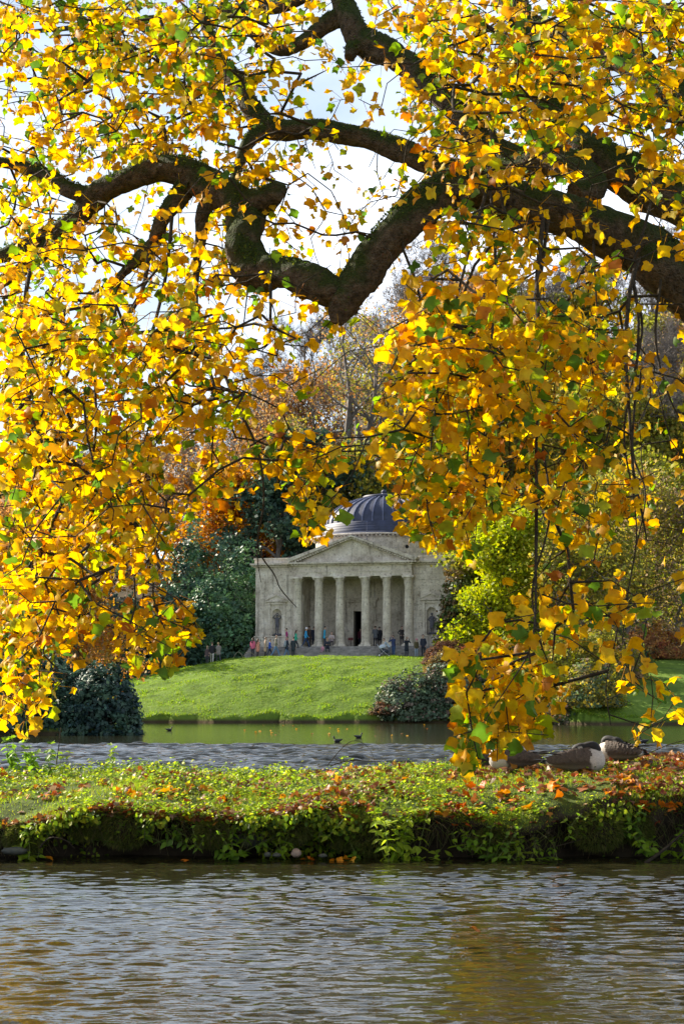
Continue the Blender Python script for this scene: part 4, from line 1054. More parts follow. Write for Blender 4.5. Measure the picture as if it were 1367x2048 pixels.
# leaf density over the picture, 50-pixel cells (0-9)
DENS = """
9999999998766346899999999999
9899999998765224899999999998
8899999998765543799999999998
7899999998644322699999998899
7788999987533222699999998899
7788788876433333699999998888
6677767776453323699999987777
7665344565543443589999874466
8765334556434443369998664345
8776555666544443347777644344
8888777777544322467777655433
9988777788654432677777655333
9988888865443421787776654443
9999988856443306899987665444
9999998855443017999998776544
9999999866441016999998777543
9999999866410047999997665433
9999998754341156899887665433
9999997767379836999876765433
9999988776169704899876676433
9999998423059502899764466533
9999998200037300697533355433
9999986300000000032112332311
9999542000000000001222232342
9976357500000000001445343541
9975367510000000003555433431
9873266300000000006675313441
7651000000000000007887422544
6640000000000000006785301344
5300000000000000006664001430
0000000000000000003300000000
""".strip().split('\n')
assert all(len(r) == 28 for r in DENS), [len(r) for r in DENS]

g = np.random.default_rng(21)
limb_nodes = []
for li, (pts, rad) in enumerate(LIMBS):
    for p in pts[::2]: limb_nodes.append(p)
nodes = [np.array(limb_nodes, float)]
def zone_depth(px, py):
    """how far the foliage hangs at that part of the crown"""
    if px > 700 and py > 1130: return g.uniform(8.0, 9.8)
    if px > 720 and py > 560: return 8.0 + 2.8 * g.uniform() ** 1.4 + max(0, (px - 1130) / 200)
    if px > 800: return g.uniform(8.2, 13.0)
    if px > 430 and py < 620: return g.uniform(9.0, 12.8)
    if py > 1150: return g.uniform(8.0, 9.8)
    if py > 600: return g.uniform(8.0, 11.2)
    return g.uniform(8.6, 12.5)
clusters = []
for r, row in enumerate(DENS):
    for c, ch in enumerate(row):
        v = int(ch)
        if not v: continue
        lam = -math.log(1 - v / 10.6) * 2500 / 110 * (1 if v > 4 else .75) * ((1.3 if r >= 26 and c < 22 else .85 if r >= 21 else .85) if c >= 14 and r >= 11 else 1)
        ncl = g.poisson(lam / 5.6)
        for _ in range(ncl):
            px = (c + g.uniform(0, 1)) * 50; py = (r + g.uniform(-.2, .8)) * 50
            clusters.append(W(px, py, zone_depth(px, py) * KD))
# the crown goes on beyond the left edge and above the frame
for _ in range(260):
    px, py = (g.uniform(-420, -10), g.uniform(-200, 1250)) if g.uniform() < .55 else (g.uniform(-300, 1700), g.uniform(-260, -10))
    clusters.append(W(px, py, g.uniform(9, 13.5) * KD))
for _ in range(100):
    clusters.append(W(g.uniform(1380, 1750), g.uniform(-200, 1000), g.uniform(9, 12.5) * KD))
CL = np.array([tuple(p) for p in clusters])
LN = np.array([tuple(p) for p in limb_nodes])
d0 = np.array([np.min(np.sum((LN - p) ** 2, 1)) for p in CL])
order = np.argsort(d0)
NP = np.zeros((len(LN) + 8 * len(CL) + 10, 3)); NP[:len(LN)] = LN; nn = len(LN)
PAR = np.full(len(NP), -1, int); PAR[:len(LN)] = -1
tipnode = {}
for ci in order:
    p = CL[ci]; q = NP[:nn]
    dv = p - q; dist = np.linalg.norm(dv, axis=1)
    below = np.maximum(0, dv[:, 2] + 0.03)            # twig would have to climb
    cost = dist + 0.45 * np.hypot(dv[:, 0], dv[:, 1]) + 1.8 * below + 0.35 * np.abs(dv[:, 1]) - 0.0
    j = int(np.argmin(cost)); a = q[j]; L_ = dist[j]
    n = int(np.clip(L_ / 0.23, 1, 7))
    arch = np.array([0, 0, 0.10 * L_]) if a[2] - p[2] < 0.5 * L_ else np.zeros(3)
    side = g.normal(0, .07, 3) * L_
    prev = j
    for k in range(1, n + 1):
        t = k / n
        hz = t ** 0.75; vz = t ** 1.25
        pt = np.array([a[0] + (p[0]-a[0])*hz, a[1] + (p[1]-a[1])*hz, a[2] + (p[2]-a[2])*vz]) + (arch + side) * math.sin(PI * t)
        if k < n: pt = pt + g.normal(0, .024, 3)
        NP[nn] = pt; PAR[nn] = prev; prev = nn; nn += 1
    tipnode[int(ci)] = prev
cnt = np.zeros(nn)
for ci, t in tipnode.items(): cnt[t] += 1
for i in range(nn - 1, len(LN) - 1, -1):
    if PAR[i] >= 0: cnt[PAR[i]] += cnt[i]
ti = np.arange(len(LN), nn)
rad_n = np.clip(0.0030 * np.sqrt(cnt) + .0012, .0036, .018)
V, T = seg_tubes(NP[PAR[ti]], NP[ti], np.where(PAR[ti] < len(LN), rad_n[ti] * 1.2, rad_n[np.maximum(PAR[ti], 0)] * 1.0).clip(0, .021), rad_n[ti], 5)
o = obj('twigs', tri_mesh('twigs', V - np.array(TREE_O), T, M['twig'], smooth=True), tree); o['kind'] = 'stuff'

# leaf blade templates: four-lobed tulip-tree leaves, petiole end at the origin, blade along +y
def leaf_template(fold, curl, twist, seed, wide=1.0):
    rr = random.Random(seed)
    half = [(.17, .01), (.36, .07), (.52, .27), (.40, .46), (.47, .66), (.40, .93), (.20, .84)]
    mid = [(0, .03), (0, .40), (0, .80)]
    def jit(p): return (p[0] * rr.uniform(.86, 1.12) * wide, p[1] + rr.uniform(-.05, .05))
    v = [m_ for m_ in mid] + [jit(p) for p in half] + [(-jit(p)[0], jit(p)[1]) for p in half]
    out = []
    for (x, y) in v:
        z = fold * abs(x) - curl * (y - .3) ** 2 + twist * x * (y - .3) + rr.uniform(-.045, .045)
        out.append((x, y - .0, z))
    def side(o, flip):
        r = [o + i for i in range(7)]
        t = [(0, r[0], 1), (r[0], r[1], 1), (r[1], r[2], 1), (r[2], r[3], 1), (r[3], 2, 1), (r[3], r[4], 2), (r[4], r[5], r[6]), (r[4], r[6], 2)]
        return [tuple(reversed(q)) if flip else q for q in t]
    return np.array(out), np.array(side(3, False) + side(10, True))
LT = [leaf_template(f, c, t, i, w) for i, (f, c, t, w) in enumerate([(.25, .35, .3, 1), (-.30, .5, -.4, 1.02), (.55, .15, .5, .95), (.1, .9, -.3, 1.05), (-.5, .7, .2, .95), (.75, .4, -.6, .9), (.15, -.5, .5, 1.0), (-.15, .2, .8, 1.08), (.4, 1.1, .7, .85), (-.7, .3, -.7, .8), (.3, .6, -1.0, 1.1), (.9, .9, .2, .75), (-.2, 1.2, .6, 1.0), (.05, .1, .1, 1.15)])]

YEL = np.array([[.84, .50, .014], [.87, .59, .024], [.80, .45, .012], [.85, .65, .040], [.82, .53, .016], [.72, .38, .012], [.78, .60, .024]])
GRN = np.array([[.20, .36, .025], [.13, .27, .03], [.36, .48, .03], [.09, .20, .035], [.50, .56, .03]])
BRN = np.array([[.62, .25, .02], [.50, .17, .02], [.70, .33, .03]])
def leaf_color(g_, n, px, py):
    u = g_.uniform(0, 1, n)
    pg = 0.26 + 0.18 * ((px > 130) & (px < 480) & (py < 170)) + .05 * ((px > 750) & (py < 400))
    c = np.where((u < pg)[:, None], GRN[g_.integers(0, len(GRN), n)], np.where((u > .965)[:, None], BRN[g_.integers(0, len(BRN), n)], YEL[g_.integers(0, len(YEL), n)]))
    return np.clip(c * g_.uniform(.84, 1.12, (n, 1)), 0, .95)
def to_px(P):
    P = np.asarray(P); dx = P[:, 0]; dy = P[:, 1]; dz = P[:, 2] - CAMZ
    fw = dy * math.cos(PITCH) + dz * math.sin(PITCH); upv = -dy * math.sin(PITCH) + dz * math.cos(PITCH)
    return 683.5 + FPX * dx / fw, 1024 - FPX * upv / fw, fw

tipidx = np.array([tipnode[int(c)] for c in range(len(CL))])
per = 2 + g.poisson(3.6, len(CL)); own = np.repeat(np.arange(len(CL)), per)
n = len(own)
par = np.where(PAR[tipidx[own]] >= 0, PAR[tipidx[own]], tipidx[own])
tpar = g.uniform(-.1, 1.0, n)[:, None]
att = NP[tipidx[own]] * tpar + NP[par] * (1 - tpar)
wind = np.array([-.25, .05, 0])
pdir = unit(g.normal(0, .8, (n, 3)) + np.array([0, 0, -.35]) + wind)
plen = g.uniform(.06, .20, n)
base = att + pdir * plen[:, None]
tip_dir = unit(g.normal(0, .48, (n, 3)) + np.array([0, 0, -1.0]) + wind + pdir * .45)
nrm = unit(g.normal(0, .75, (n, 3)) + np.array([-.25, -.55, .30]))
R = face_rot(nrm, tip_dir)
size = g.uniform(.068, .145, n) * np.where(base[:, 1] > 21, .9, 1.0)
kind = g.integers(0, len(LT), n)
size = size * np.where((to_px(base)[0] > 715) & (to_px(base)[1] > 560), np.where(to_px(base)[1] > 1130, 1.22, 1.08), 1.0)
lpx, lpy, lfw = to_px(base + tip_dir * size[:, None] * .5)
lcol = leaf_color(g, n, lpx, lpy)
# keep the sky gap and the view of the temple as open as they are
vis_ = (lpx > 0) & (lpx < 1367) & (lpy > 0) & (lpy < 1600)
dg_ = np.array([[int(ch) for ch in r_] for r_ in DENS] + [[0] * 28])
dv_ = dg_[np.clip((lpy // 50).astype(int), 0, 31), np.clip((lpx // 50).astype(int), 0, 27)]
onl_ = np.zeros(n, bool)                # the big boughs stay readable between the leaves
for (pts, rad) in LIMBS[1:5] + LIMBS[9:13]:
    ax, ay, af = to_px(np.array([tuple(p) for p in pts]))
    for q_ in range(0, len(ax)): onl_ |= (np.hypot(lpx - ax[q_], lpy - ay[q_]) < rad[q_] * FPX / af[q_] * 1.1) & (lfw < af[q_] + .5)
ok_ = (g.uniform(0, 1, n) > .62 * onl_) & (~vis_ | (g.uniform(0, 1, n) < np.array([.06, .30, .50, .70, .9, 1, 1, 1, 1, 1])[dv_]))
att, base, R, size, kind, lpx, lpy, lfw, lcol, tip_dir = [a_[ok_] for a_ in (att, base, R, size, kind, lpx, lpy, lfw, lcol, tip_dir)]
n = len(base)
# petioles
V, T = seg_tubes(att, base, np.full(n, .0028), np.full(n, .0022), 3)
pcol = np.repeat(np.clip(lcol * .75, 0, 1), 6, axis=0)
PV, PT, PC = V, T, pcol
vis = (lpx > 20) & (lpx < 1347) & (lpy > 10) & (lpy < 1570)
score = np.where(vis, size / lfw, 0)
big = np.zeros(n, bool); big[np.argsort(-score)[:300]] = True
Vs, Ts, Cs, off = [PV], [PT], [PC], len(PV)
for t_i, (tv, tt) in enumerate(LT):
    s_ = np.where((kind == t_i) & ~big)[0]
    V, T = scatter(tv, tt, base[s_], R[s_], size[s_])
    edge = np.ones((len(tv), 3)); edge[3:] = [.97, .90, .8]
    ev = edge[None] ** g.uniform(0, 3.0, (len(s_), 1, 1))
    ev[:, 5, :] *= .93; ev[:, 12, :] *= .9
    cc = (lcol[s_][:, None, :] * ev * g.uniform(.93, 1.06, (len(s_), len(tv), 1))).reshape(-1, 3)
    Vs.append(V); Ts.append(T + off); Cs.append(np.clip(cc, 0, 1)); off += len(V)
o = obj('foliage', tri_mesh('foliage', np.concatenate(Vs) - np.array(TREE_O), np.concatenate(Ts), M['leaf'], np.concatenate(Cs), smooth=True), tree); o['kind'] = 'stuff'
# the 300 largest leaves, each its own part; meshes shared per shape and tint
cache = {}
def leaf_mesh(t_i, tint, mat, key):
    k = (key, t_i, tint)
    if k not in cache:
        tv, tt = LT[t_i]
        cbase = [YEL[0], YEL[1], YEL[2], YEL[3], GRN[0], GRN[1], GRN[2], BRN[0], BRN[1]][tint]
        gg = np.random.default_rng(900 + t_i * 11 + tint)
        edge = np.ones((len(tv), 3)); edge[3:] = [.97, .88, .75]
        cc = np.clip(cbase[None] * edge ** gg.uniform(0, 1.6, (len(tv), 1)) * gg.uniform(.92, 1.06, (len(tv), 1)), 0, 1)
        cache[k] = tri_mesh('leaf', tv, tt, mat, cc, smooth=True)
    return cache[k]
ALLC = np.array([YEL[0], YEL[1], YEL[2], YEL[3], GRN[0], GRN[1], GRN[2], BRN[0], BRN[1]])
for i in np.where(big)[0]:
    tint = int(np.argmin(np.sum((ALLC - lcol[i]) ** 2, 1)))
    o = obj('leaf', leaf_mesh(int(kind[i]), tint, M['leaf'], 'tree'), tree)
    m4 = Matrix.Identity(4)
    for a in range(3):
        for b2 in range(3): m4[a][b2] = R[i][a][b2] * size[i]
        m4[a][3] = base[i][a] - TREE_O[a]
    o.matrix_local = m4
# moss tufts along the tops of the limbs
mp, mn = [], []
for (pts, rad) in LIMBS[1:17]:
    for i in range(len(pts) - 1):
        L_ = (pts[i+1] - pts[i]).length; r = rad[i]
        if r < .09: continue
        d = (pts[i+1] - pts[i]).normalized(); sx = d.cross(Vector((0, 0, 1)))
        if sx.length < .2: continue
        sx.normalize(); upv = sx.cross(d)
        for _ in range(int(L_ * r * 2800)):
            a = g.normal(0, .62); t = g.uniform()
            if vnoise((pts[i].x + t * (pts[i+1].x - pts[i].x)) * 3.1 + a, pts[i].z * 3.1, 5) < -.1: continue
            nv = sx * math.sin(a) + upv * math.cos(a)
            mp.append(tuple(pts[i].lerp(pts[i+1], t) + nv * r * .97)); mn.append(tuple(nv))
mp = np.array(mp); mn = np.array(mn); nm_ = len(mp)
dirv = unit(mn + g.normal(0, .6, (nm_, 3))); side = unit(np.cross(dirv, g.normal(size=(nm_, 3)))) * g.uniform(.008, .018, (nm_, 1))
hgt = g.uniform(.012, .042, (nm_, 1))
V = np.stack([mp - side, mp + side, mp + dirv * hgt], 1).reshape(-1, 3) - np.array(TREE_O)
mc = np.array([.075, .11, .016]) * g.uniform(.4, 1.5, (nm_, 1)); mc[:, 0] *= g.uniform(.7, 1.4, nm_)
o = obj('moss', tri_mesh('moss', V, np.arange(3 * nm_).reshape(-1, 3), M['ground_leaf'], np.repeat(mc, 3, axis=0)), tree); o['kind'] = 'stuff'
print('leaves', n, 'clusters', len(CL), 'moss', nm_)
# ------------------------------------------------------------------ the grassy island bank across the near water
PROF = [(20.75, -.40), (20.62, -.05), (20.54, .16), (20.42, .31), (20.26, .43), (20.10, .53), (20.12, .61), (20.32, .665), (20.65, .705), (21.05, .745), (21.55, .785), (22.05, .825), (22.6, .86), (23.2, .885), (23.8, .885), (24.4, .83), (25.0, .60), (25.5, .2), (25.9, -.4)]
PT_ = np.linspace(0, 1, len(PROF)); PY = np.array([p[0] for p in PROF]); PZ = np.array([p[1] for p in PROF])
def island_pt(x, t):
    """surface point of the bank; t runs from the near waterline over the top to the far one"""
    x = np.asarray(x, float); t = np.asarray(t, float)
    y = np.interp(t, PT_, PY); z = np.interp(t, PT_, PZ)
    fr = sst(.62, .1, t)
    y = y + fr * (.24 * fbm(x * .55, t * 1.5, 31) + .22 * fbm(x * 1.5, t * 3, 32, 2) + .05 * fbm(x * 5, t * 18, 33, 2)) - .10 * np.sin(x * .4 + .6) * fr - fr * .12
    lift = .11 * sst(-.5, 3.9, x) - .14 * sst(2.2, -1.0, x) + .03 * np.sin(x * 2.1 + 1) * sst(.3, .5, t)
    z = z + sst(.18, .34, t) * (lift + .035 * fbm(x * 1.1, y * 1.2, 34) + .022 * fbm(x * 3.7, y * 3.7, 35, 2)) - .17 * np.clip(np.sin(x * 2.3 + .7) * np.sin(x * .93 + 2.2), 0, 1) * sst(.12, .26, t) * sst(.52, .3, t) - fr * sst(.12, .3, t) * .10 * (1 + 1.9 * fbm(x * 1.0, 2.0 * t, 36))
    return np.stack([x, y, z], -1)
xs = grid_axis([(-40, -6, .8), (-6, 6, .045), (6, 40, .8)]); tsv = np.linspace(0, 1, 70)
XX, TT = np.meshgrid(xs, tsv); IP = island_pt(XX.ravel(), TT.ravel())
I = np.arange(XX.size).reshape(XX.shape)
a, b, c, d = I[:-1, :-1].ravel(), I[:-1, 1:].ravel(), I[1:, 1:].ravel(), I[1:, :-1].ravel()
def soil_mat():
    m, N, L, b = newmat('island_soil')
    tc = N.new('ShaderNodeTexCoord'); P = tc.outputs['Object']; ge = N.new('ShaderNodeNewGeometry')
    n1 = N.new('ShaderNodeTexNoise'); n1.inputs['Scale'].default_value = 5; n1.inputs['Detail'].default_value = 9; n1.inputs['Roughness'].default_value = .7; L.new(P, n1.inputs['Vector'])
    so = ramp(N, [(.3, (.016, .012, .008)), (.7, (.065, .048, .030))]); L.new(n1.outputs[0], so.inputs[0])
    gr = ramp(N, [(.3, (.035, .055, .010)), (.7, (.095, .13, .022))]); L.new(n1.outputs[0], gr.inputs[0])
    sx = N.new('ShaderNodeSeparateXYZ'); L.new(ge.outputs['Normal'], sx.inputs[0])
    ma = N.new('ShaderNodeMath'); ma.operation = 'MULTIPLY_ADD'; ma.inputs[1].default_value = .7; L.new(n1.outputs[0], ma.inputs[0]); L.new(sx.outputs[2], ma.inputs[2])
    mr = N.new('ShaderNodeMapRange'); mr.inputs[1].default_value = .75; mr.inputs[2].default_value = 1.15; L.new(ma.outputs[0], mr.inputs[0])
    mx = N.new('ShaderNodeMixRGB'); L.new(mr.outputs[0], mx.inputs[0]); L.new(so.outputs[0], mx.inputs[1]); L.new(gr.outputs[0], mx.inputs[2])
    L.new(mx.outputs[0], b.inputs['Base Color']); b.inputs['Roughness'].default_value = .95; b.inputs['Specular IOR Level'].default_value = .2
    bu = N.new('ShaderNodeBump'); bu.inputs['Strength'].default_value = .9; bu.inputs['Distance'].default_value = .05
    L.new(n1.outputs[0], bu.inputs['Height']); L.new(bu.outputs[0], b.inputs['Normal'])
    return m
M['soil'] = soil_mat()
props(obj('island_ground', tri_mesh('island_ground', IP, np.concatenate([np.stack([a, b, c], 1), np.stack([a, c, d], 1)]), M['soil'], smooth=True)), kind='structure')
def surf(n, g, t0=.26, t1=.86, xr=5.4):
    """random points on the top of the bank"""
    t = g.uniform(t0, t1, n); x = g.uniform(-xr, xr, n)
    return x, t, island_pt(x, t)
g = np.random.default_rng(41)
# grass blades
x, t, p = surf(85000, g, .25, .84)
cl = fbm(p[:, 0] * 1.6, p[:, 1] * 1.6, 51)
right = sst(-1.5, 2.5, p[:, 0])
keep = g.uniform(0, 1, len(x)) < .55 + .25 * right + .35 * cl
x, p, cl, right = x[keep], p[keep], cl[keep], right[keep]
hh = (.025 + .035 * np.clip(cl + .4, 0, 1.4)) * g.uniform(.6, 1.5, len(x)) * (1.15 - .35 * right)
gc = np.array([.29, .38, .03]) * g.uniform(.55, 1.3, (len(x), 1)); gc[:, 0] *= g.uniform(.75, 1.35, len(x))
V1, T1, C1 = blade_tris(p - [0, 0, .005], hh, g.uniform(.004, .010, len(x)), gc, .45, g)
props(obj('bank_grass', tri_mesh('bank_grass', V1, T1, M['ground_leaf'], C1)), 'short tufty green grass covering the top of the island bank', 'grass', kind='stuff')
# low leafy ground cover: three-leaflet and heart-shaped plants, uncountable
OV = np.array([[0, 0, 0], [.34, .30, .06], [.30, .70, .05], [0, 1, -.06], [-.30, .70, .05], [-.34, .30, .06], [0, .5, -.03]]); OT = np.array([[0, 1, 6], [1, 2, 6], [2, 3, 6], [3, 4, 6], [4, 5, 6], [5, 0, 6]])
x, t, p = surf(52000, g, .20, .84)
cl = fbm(p[:, 0] * 1.1 + 3, p[:, 1] * 1.3, 61); left = 1 - sst(-2.0, 2.2, p[:, 0])
cl2 = fbm(p[:, 0] * 3.2, p[:, 1] * 3.6, 64)
keep = g.uniform(0, 1, len(x)) < .14 + .34 * left + .5 * cl + .5 * cl2
x, t, p, cl, left = x[keep], t[keep], p[keep], cl[keep], left[keep]; n = len(x)
ht = np.abs(g.normal(0, 1, n)) * (.03 + .035 * left) + .008 + .09 * np.clip(cl, 0, 1.2) * g.uniform(.3, 1, n)
pos = p + np.stack([g.normal(0, .01, n), g.normal(0, .01, n), ht], 1)
R = face_rot(unit(np.stack([g.normal(0, .5, n), g.normal(-.15, .5, n), np.ones(n)], 1)), g.normal(size=(n, 3)))
pal = np.array([[.30, .43, .028], [.20, .32, .022], [.40, .50, .035], [.09, .16, .02], [.45, .48, .04]])
gc = pal[g.integers(0, 5, n)] * g.uniform(.75, 1.2, (n, 1)) * (1 + .35 * np.clip(cl2[keep], -1, 1))[:, None]
sz = g.uniform(.016, .05, n) * (1 + .25 * left)
V1, T1 = scatter(OV, OT, pos, R, sz); C1 = np.repeat(gc, 7, axis=0)
sv, st_ = seg_tubes(p, pos, np.full(n, .0013), np.full(n, .001), 3)
V2 = np.concatenate([V1, sv]); T2 = np.concatenate([T1, st_ + len(V1)]); C2 = np.concatenate([C1, np.repeat(gc * .7, 6, axis=0)])
props(obj('ground_cover', tri_mesh('ground_cover', V2, T2, M['ground_leaf'], C2)), 'low leafy weeds and ivy covering the island bank', 'ground cover', kind='stuff')
# trailing plants, ferns and roots on the shaded face of the bank
x, t, p = surf(15000, g, .05, .30, 5.2)
cl = fbm(x * 1.25, t * 2.0, 71)
k = g.uniform(0, 1, len(x)) < -.12 + 1.3 * cl + .25 * sst(.19, .27, t)
x, t, p = x[k], t[k], p[k]; n = len(x)
pos = p + np.stack([g.normal(0, .03, n), -np.abs(g.normal(.06, .07, n)), g.normal(.0, .04, n)], 1)
R = face_rot(unit(np.stack([g.normal(0, .6, n), g.normal(-1.0, .5, n), g.normal(.6, .4, n)], 1)), np.stack([g.normal(0, .6, n), g.normal(0, .3, n), -np.ones(n)], 1))
gc = pal[g.integers(0, 5, n)] * g.uniform(.5, 1.15, (n, 1))
V1, T1 = scatter(OV, OT, pos, R, g.uniform(.022, .075, n)); C1 = np.repeat(gc, 7, axis=0)
nr_ = 900
xr_ = g.uniform(-5, 5, nr_); tr_ = g.uniform(.17, .27, nr_); pr = island_pt(xr_, tr_)
mid = pr + np.stack([g.normal(0, .06, nr_), g.normal(-.06, .05, nr_), -g.uniform(.02, .14, nr_)], 1)
end = mid + np.stack([g.normal(0, .07, nr_), g.normal(.02, .05, nr_), -g.uniform(.05, .2, nr_)], 1)
rc = np.array([[.20, .17, .08], [.12, .09, .05], [.16, .20, .05]])[g.integers(0, 3, nr_)]
sv, st_ = seg_tubes(np.concatenate([pr, mid]), np.concatenate([mid, end]), np.full(2*nr_, .003), np.full(2*nr_, .002), 3)
V2 = np.concatenate([V1, sv]); T2 = np.concatenate([T1, st_ + len(V1)]); C2 = np.concatenate([C1, np.repeat(np.concatenate([rc, rc]), 6, axis=0)])
props(obj('trailing_ivy', tri_mesh('trailing_ivy', V2, T2, M['ground_leaf'], C2)), 'ivy, ferns and roots trailing down the shaded face of the bank', 'ground cover', kind='stuff')
# moss cushions hanging over the edge
for i, (px_, w_) in enumerate([(255, .26), (175, .15), (430, .18), (585, .20), (690, .16), (745, .25), (980, .2), (1185, .26), (1262, .2), (60, .2)]):
    w_ *= 1.1
    X = XatPX(px_, 20.1); q = island_pt(np.array([X]), np.array([.235]))[0]
    gg = np.random.default_rng(600 + i); n = 2600
    u = gg.normal(size=(n, 3)); u = unit(u); u[:, 1] = -np.abs(u[:, 1]) * .9
    pp = u * np.array([w_, w_ * .55, w_ * .75]) * gg.uniform(.93, 1.03, (n, 1)); 
    dv = unit(u + np.array([0, 0, -.7]) + gg.normal(0, .35, (n, 3))); sd = unit(np.cross(dv, gg.normal(size=(n, 3)))) * gg.uniform(.003, .007, (n, 1))
    V1 = np.stack([pp - sd, pp + sd, pp + dv * gg.uniform(.02, .07, (n, 1))], 1).reshape(-1, 3)
    mc = np.array([[.12, .15, .025], [.20, .20, .05], [.09, .12, .02]])[gg.integers(0, 3, n)] * gg.uniform(.6, 1.2, (n, 1))
    o = empty('moss_cushion', tuple(q + np.array([0, .0, -.10])), 0, ['shaggy moss tussock draped over the bank edge left of centre', 'small moss tussock at the dark hollow on the left', 'moss tussock with trailing stems below the orange leaf patch', 'moss tussock above the pale stones at the waterline', 'moss tussock beside the tall bright green plant', 'mossy ledge under the tall bright green plant', 'moss tussock among the leaves below the geese', 'big yellow-green moss tussock near the right corner of the bank', 'moss tussock at the far right of the bank', 'moss tussock over the dark hollow at the far left'][i], 'moss')
    obj('frond', tri_mesh('frond', V1, np.arange(3*n).reshape(-1, 3), M['ground_leaf'], np.repeat(mc, 3, axis=0)), o)['kind'] = 'stuff'
    obj('core', MB().ball((0, .04, -.01), (w_*.8, w_*.42, w_*.6), 10, 8).mesh('core', M['soil']), o)

# fallen leaves: bigger bright ones singly, the rest as litter
FALL = [YEL[0], np.array([.75, .28, .02]), np.array([.70, .20, .02]), np.array([.60, .13, .015])]
def fall_mesh(t_i, k):
    key = ('fall', t_i, k)
    if key not in cache:
        tv, tt = LT[t_i]; gg = np.random.default_rng(70 + t_i * 5 + k)
        c_ = [(.78, .30, .015), (.70, .20, .012), (.55, .11, .012), (.80, .42, .03), (.30, .11, .035)][k]
        cc = np.clip(np.array(c_)[None] * gg.uniform(.7, 1.1, (len(tv), 1)), 0, 1)
        cache[key] = tri_mesh('fallen_leaf', tv - np.array([0, .4, 0]), tt, M['litter'], cc, smooth=True)
    return cache[key]
spots = [(725, 1546, .5, 10, 0), (660, 1560, .6, 5, 0), (270, 1600, .5, 9, 0), (345, 1590, .4, 12, 0), (440, 1580, .5, 8, 1), (365, 1640, .3, 8, 0), (20, 1560, .4, 5, 1), (950, 1620, .9, 18, 1), (870, 1610, .5, 12, 1),
         (1030, 1600, .6, 14, 1), (1250, 1560, .3, 8, 0), (1300, 1622, .35, 10, 0), (1340, 1615, .25, 7, 0), (1165, 1668, .1, 1, 3), (900, 1660, .3, 5, 2), (1080, 1580, .6, 12, 1), (1280, 1590, .6, 10, 1),
         (700, 1600, .7, 14, 1), (540, 1600, .8, 14, 1), (620, 1625, .5, 9, 1), (480, 1545, .7, 8, 1), (800, 1565, .7, 10, 1), (960, 1570, .4, 7, 1), (180, 1580, .6, 8, 1), (1200, 1540, .4, 6, 1), (1340, 1530, .4, 8, 1), (90, 1590, .5, 6, 1)]
# invert: find t on the bank from pixel row
tt_ = np.linspace(.24, .84, 160)
def island_at(px_, py_):
    best = None
    for _ in range(3):
        Y = 21.0 if best is None else best[1]
        X = W(px_, py_, Y).x
        P_ = island_pt(np.full(160, X), tt_)
        _, ry, _ = to_px(P_)
        best = P_[int(np.argmin(np.abs(ry - py_)))]
    return best
rf = np.random.default_rng(88)
nfall = 0
def drop_leaf(P_, k, s, label=None, tilt=.45):
    o = obj('fallen_leaf', fall_mesh(int(rf.integers(0, len(LT))), k))
    o.location = (P_[0], P_[1], P_[2] + .025 + .02 * rf.uniform()); o.scale = (s, s, s)
    o.rotation_euler = (rf.normal(.25, tilt), rf.normal(0, tilt), rf.uniform(0, 6.28))
    zone = 'in the weeds on the left of the island bank' if P_[0] < -1.6 else ('in the grass near the geese' if P_[0] > 1.5 and P_[1] > 21 else ('near the edge of the bank on the right' if P_[0] > 1.0 else 'on the middle of the island bank'))
    props(o, label or ['orange', 'red-orange', 'dark red', 'yellow-orange', 'brown'][k] + ' fallen leaf lying ' + zone, 'leaf', 'fallen leaves on the island bank')
for (px_, py_, sp, k_, tone) in spots:
    for _ in range(k_):
        qx, qy = px_ + rf.normal(0, sp * 60), py_ + rf.normal(0, sp * 14)
        P_ = island_at(qx, min(max(qy, 1515), 1668))
        kk = {0: [0, 0, 3, 1][rf.integers(0, 4)], 1: [0, 1, 2, 4, 4][rf.integers(0, 5)], 2: 2, 3: 0}[tone]
        drop_leaf(P_, kk, rf.uniform(.085, .145)); nfall += 1
print('fallen', nfall)
x, t, p = surf(11000, g, .21, .80)
cl = fbm(p[:, 0] * .9, p[:, 1] * 1.4, 81) + .45 * sst(-1, 2.5, p[:, 0]) + .25 * sst(.5, .3, t)
k = g.uniform(0, 1, len(x)) < .18 + .75 * np.clip(cl, -.2, 1.3)
p = p[k]; n = len(p)
p[:, 2] += np.abs(g.normal(0, .02, n))
R = face_rot(unit(np.stack([g.normal(0, .55, n), g.normal(0, .55, n), np.ones(n)], 1)), g.normal(size=(n, 3)))
LPAL = np.array([[.20, .085, .035], [.28, .12, .05], [.14, .055, .028], [.40, .13, .03], [.36, .24, .14], [.46, .20, .03], [.22, .05, .02]])
lc_ = LPAL[g.integers(0, 7, n)] * g.uniform(.7, 1.15, (n, 1))
Vs, Ts, Cs, off = [], [], [], 0
kd = g.integers(0, len(LT), n)
for t_i, (tv, tt) in enumerate(LT):
    s_ = np.where(kd == t_i)[0]
    V1, T1 = scatter(tv - np.array([0, .4, 0]), tt, p[s_] + np.array([0, 0, .022]) + g.normal(0, .008, (len(s_), 3)), R[s_], g.uniform(.05, .105, len(s_)))
    Vs.append(V1); Ts.append(T1 + off); Cs.append(np.repeat(lc_[s_], len(tv), axis=0) * g.uniform(.8, 1.1, (len(V1), 1))); off += len(V1)
props(obj('leaf_litter', tri_mesh('leaf_litter', np.concatenate(Vs), np.concatenate(Ts), M['litter'], np.concatenate(Cs), smooth=True)), 'brown leaf litter scattered over the island bank', 'leaf litter', kind='stuff')

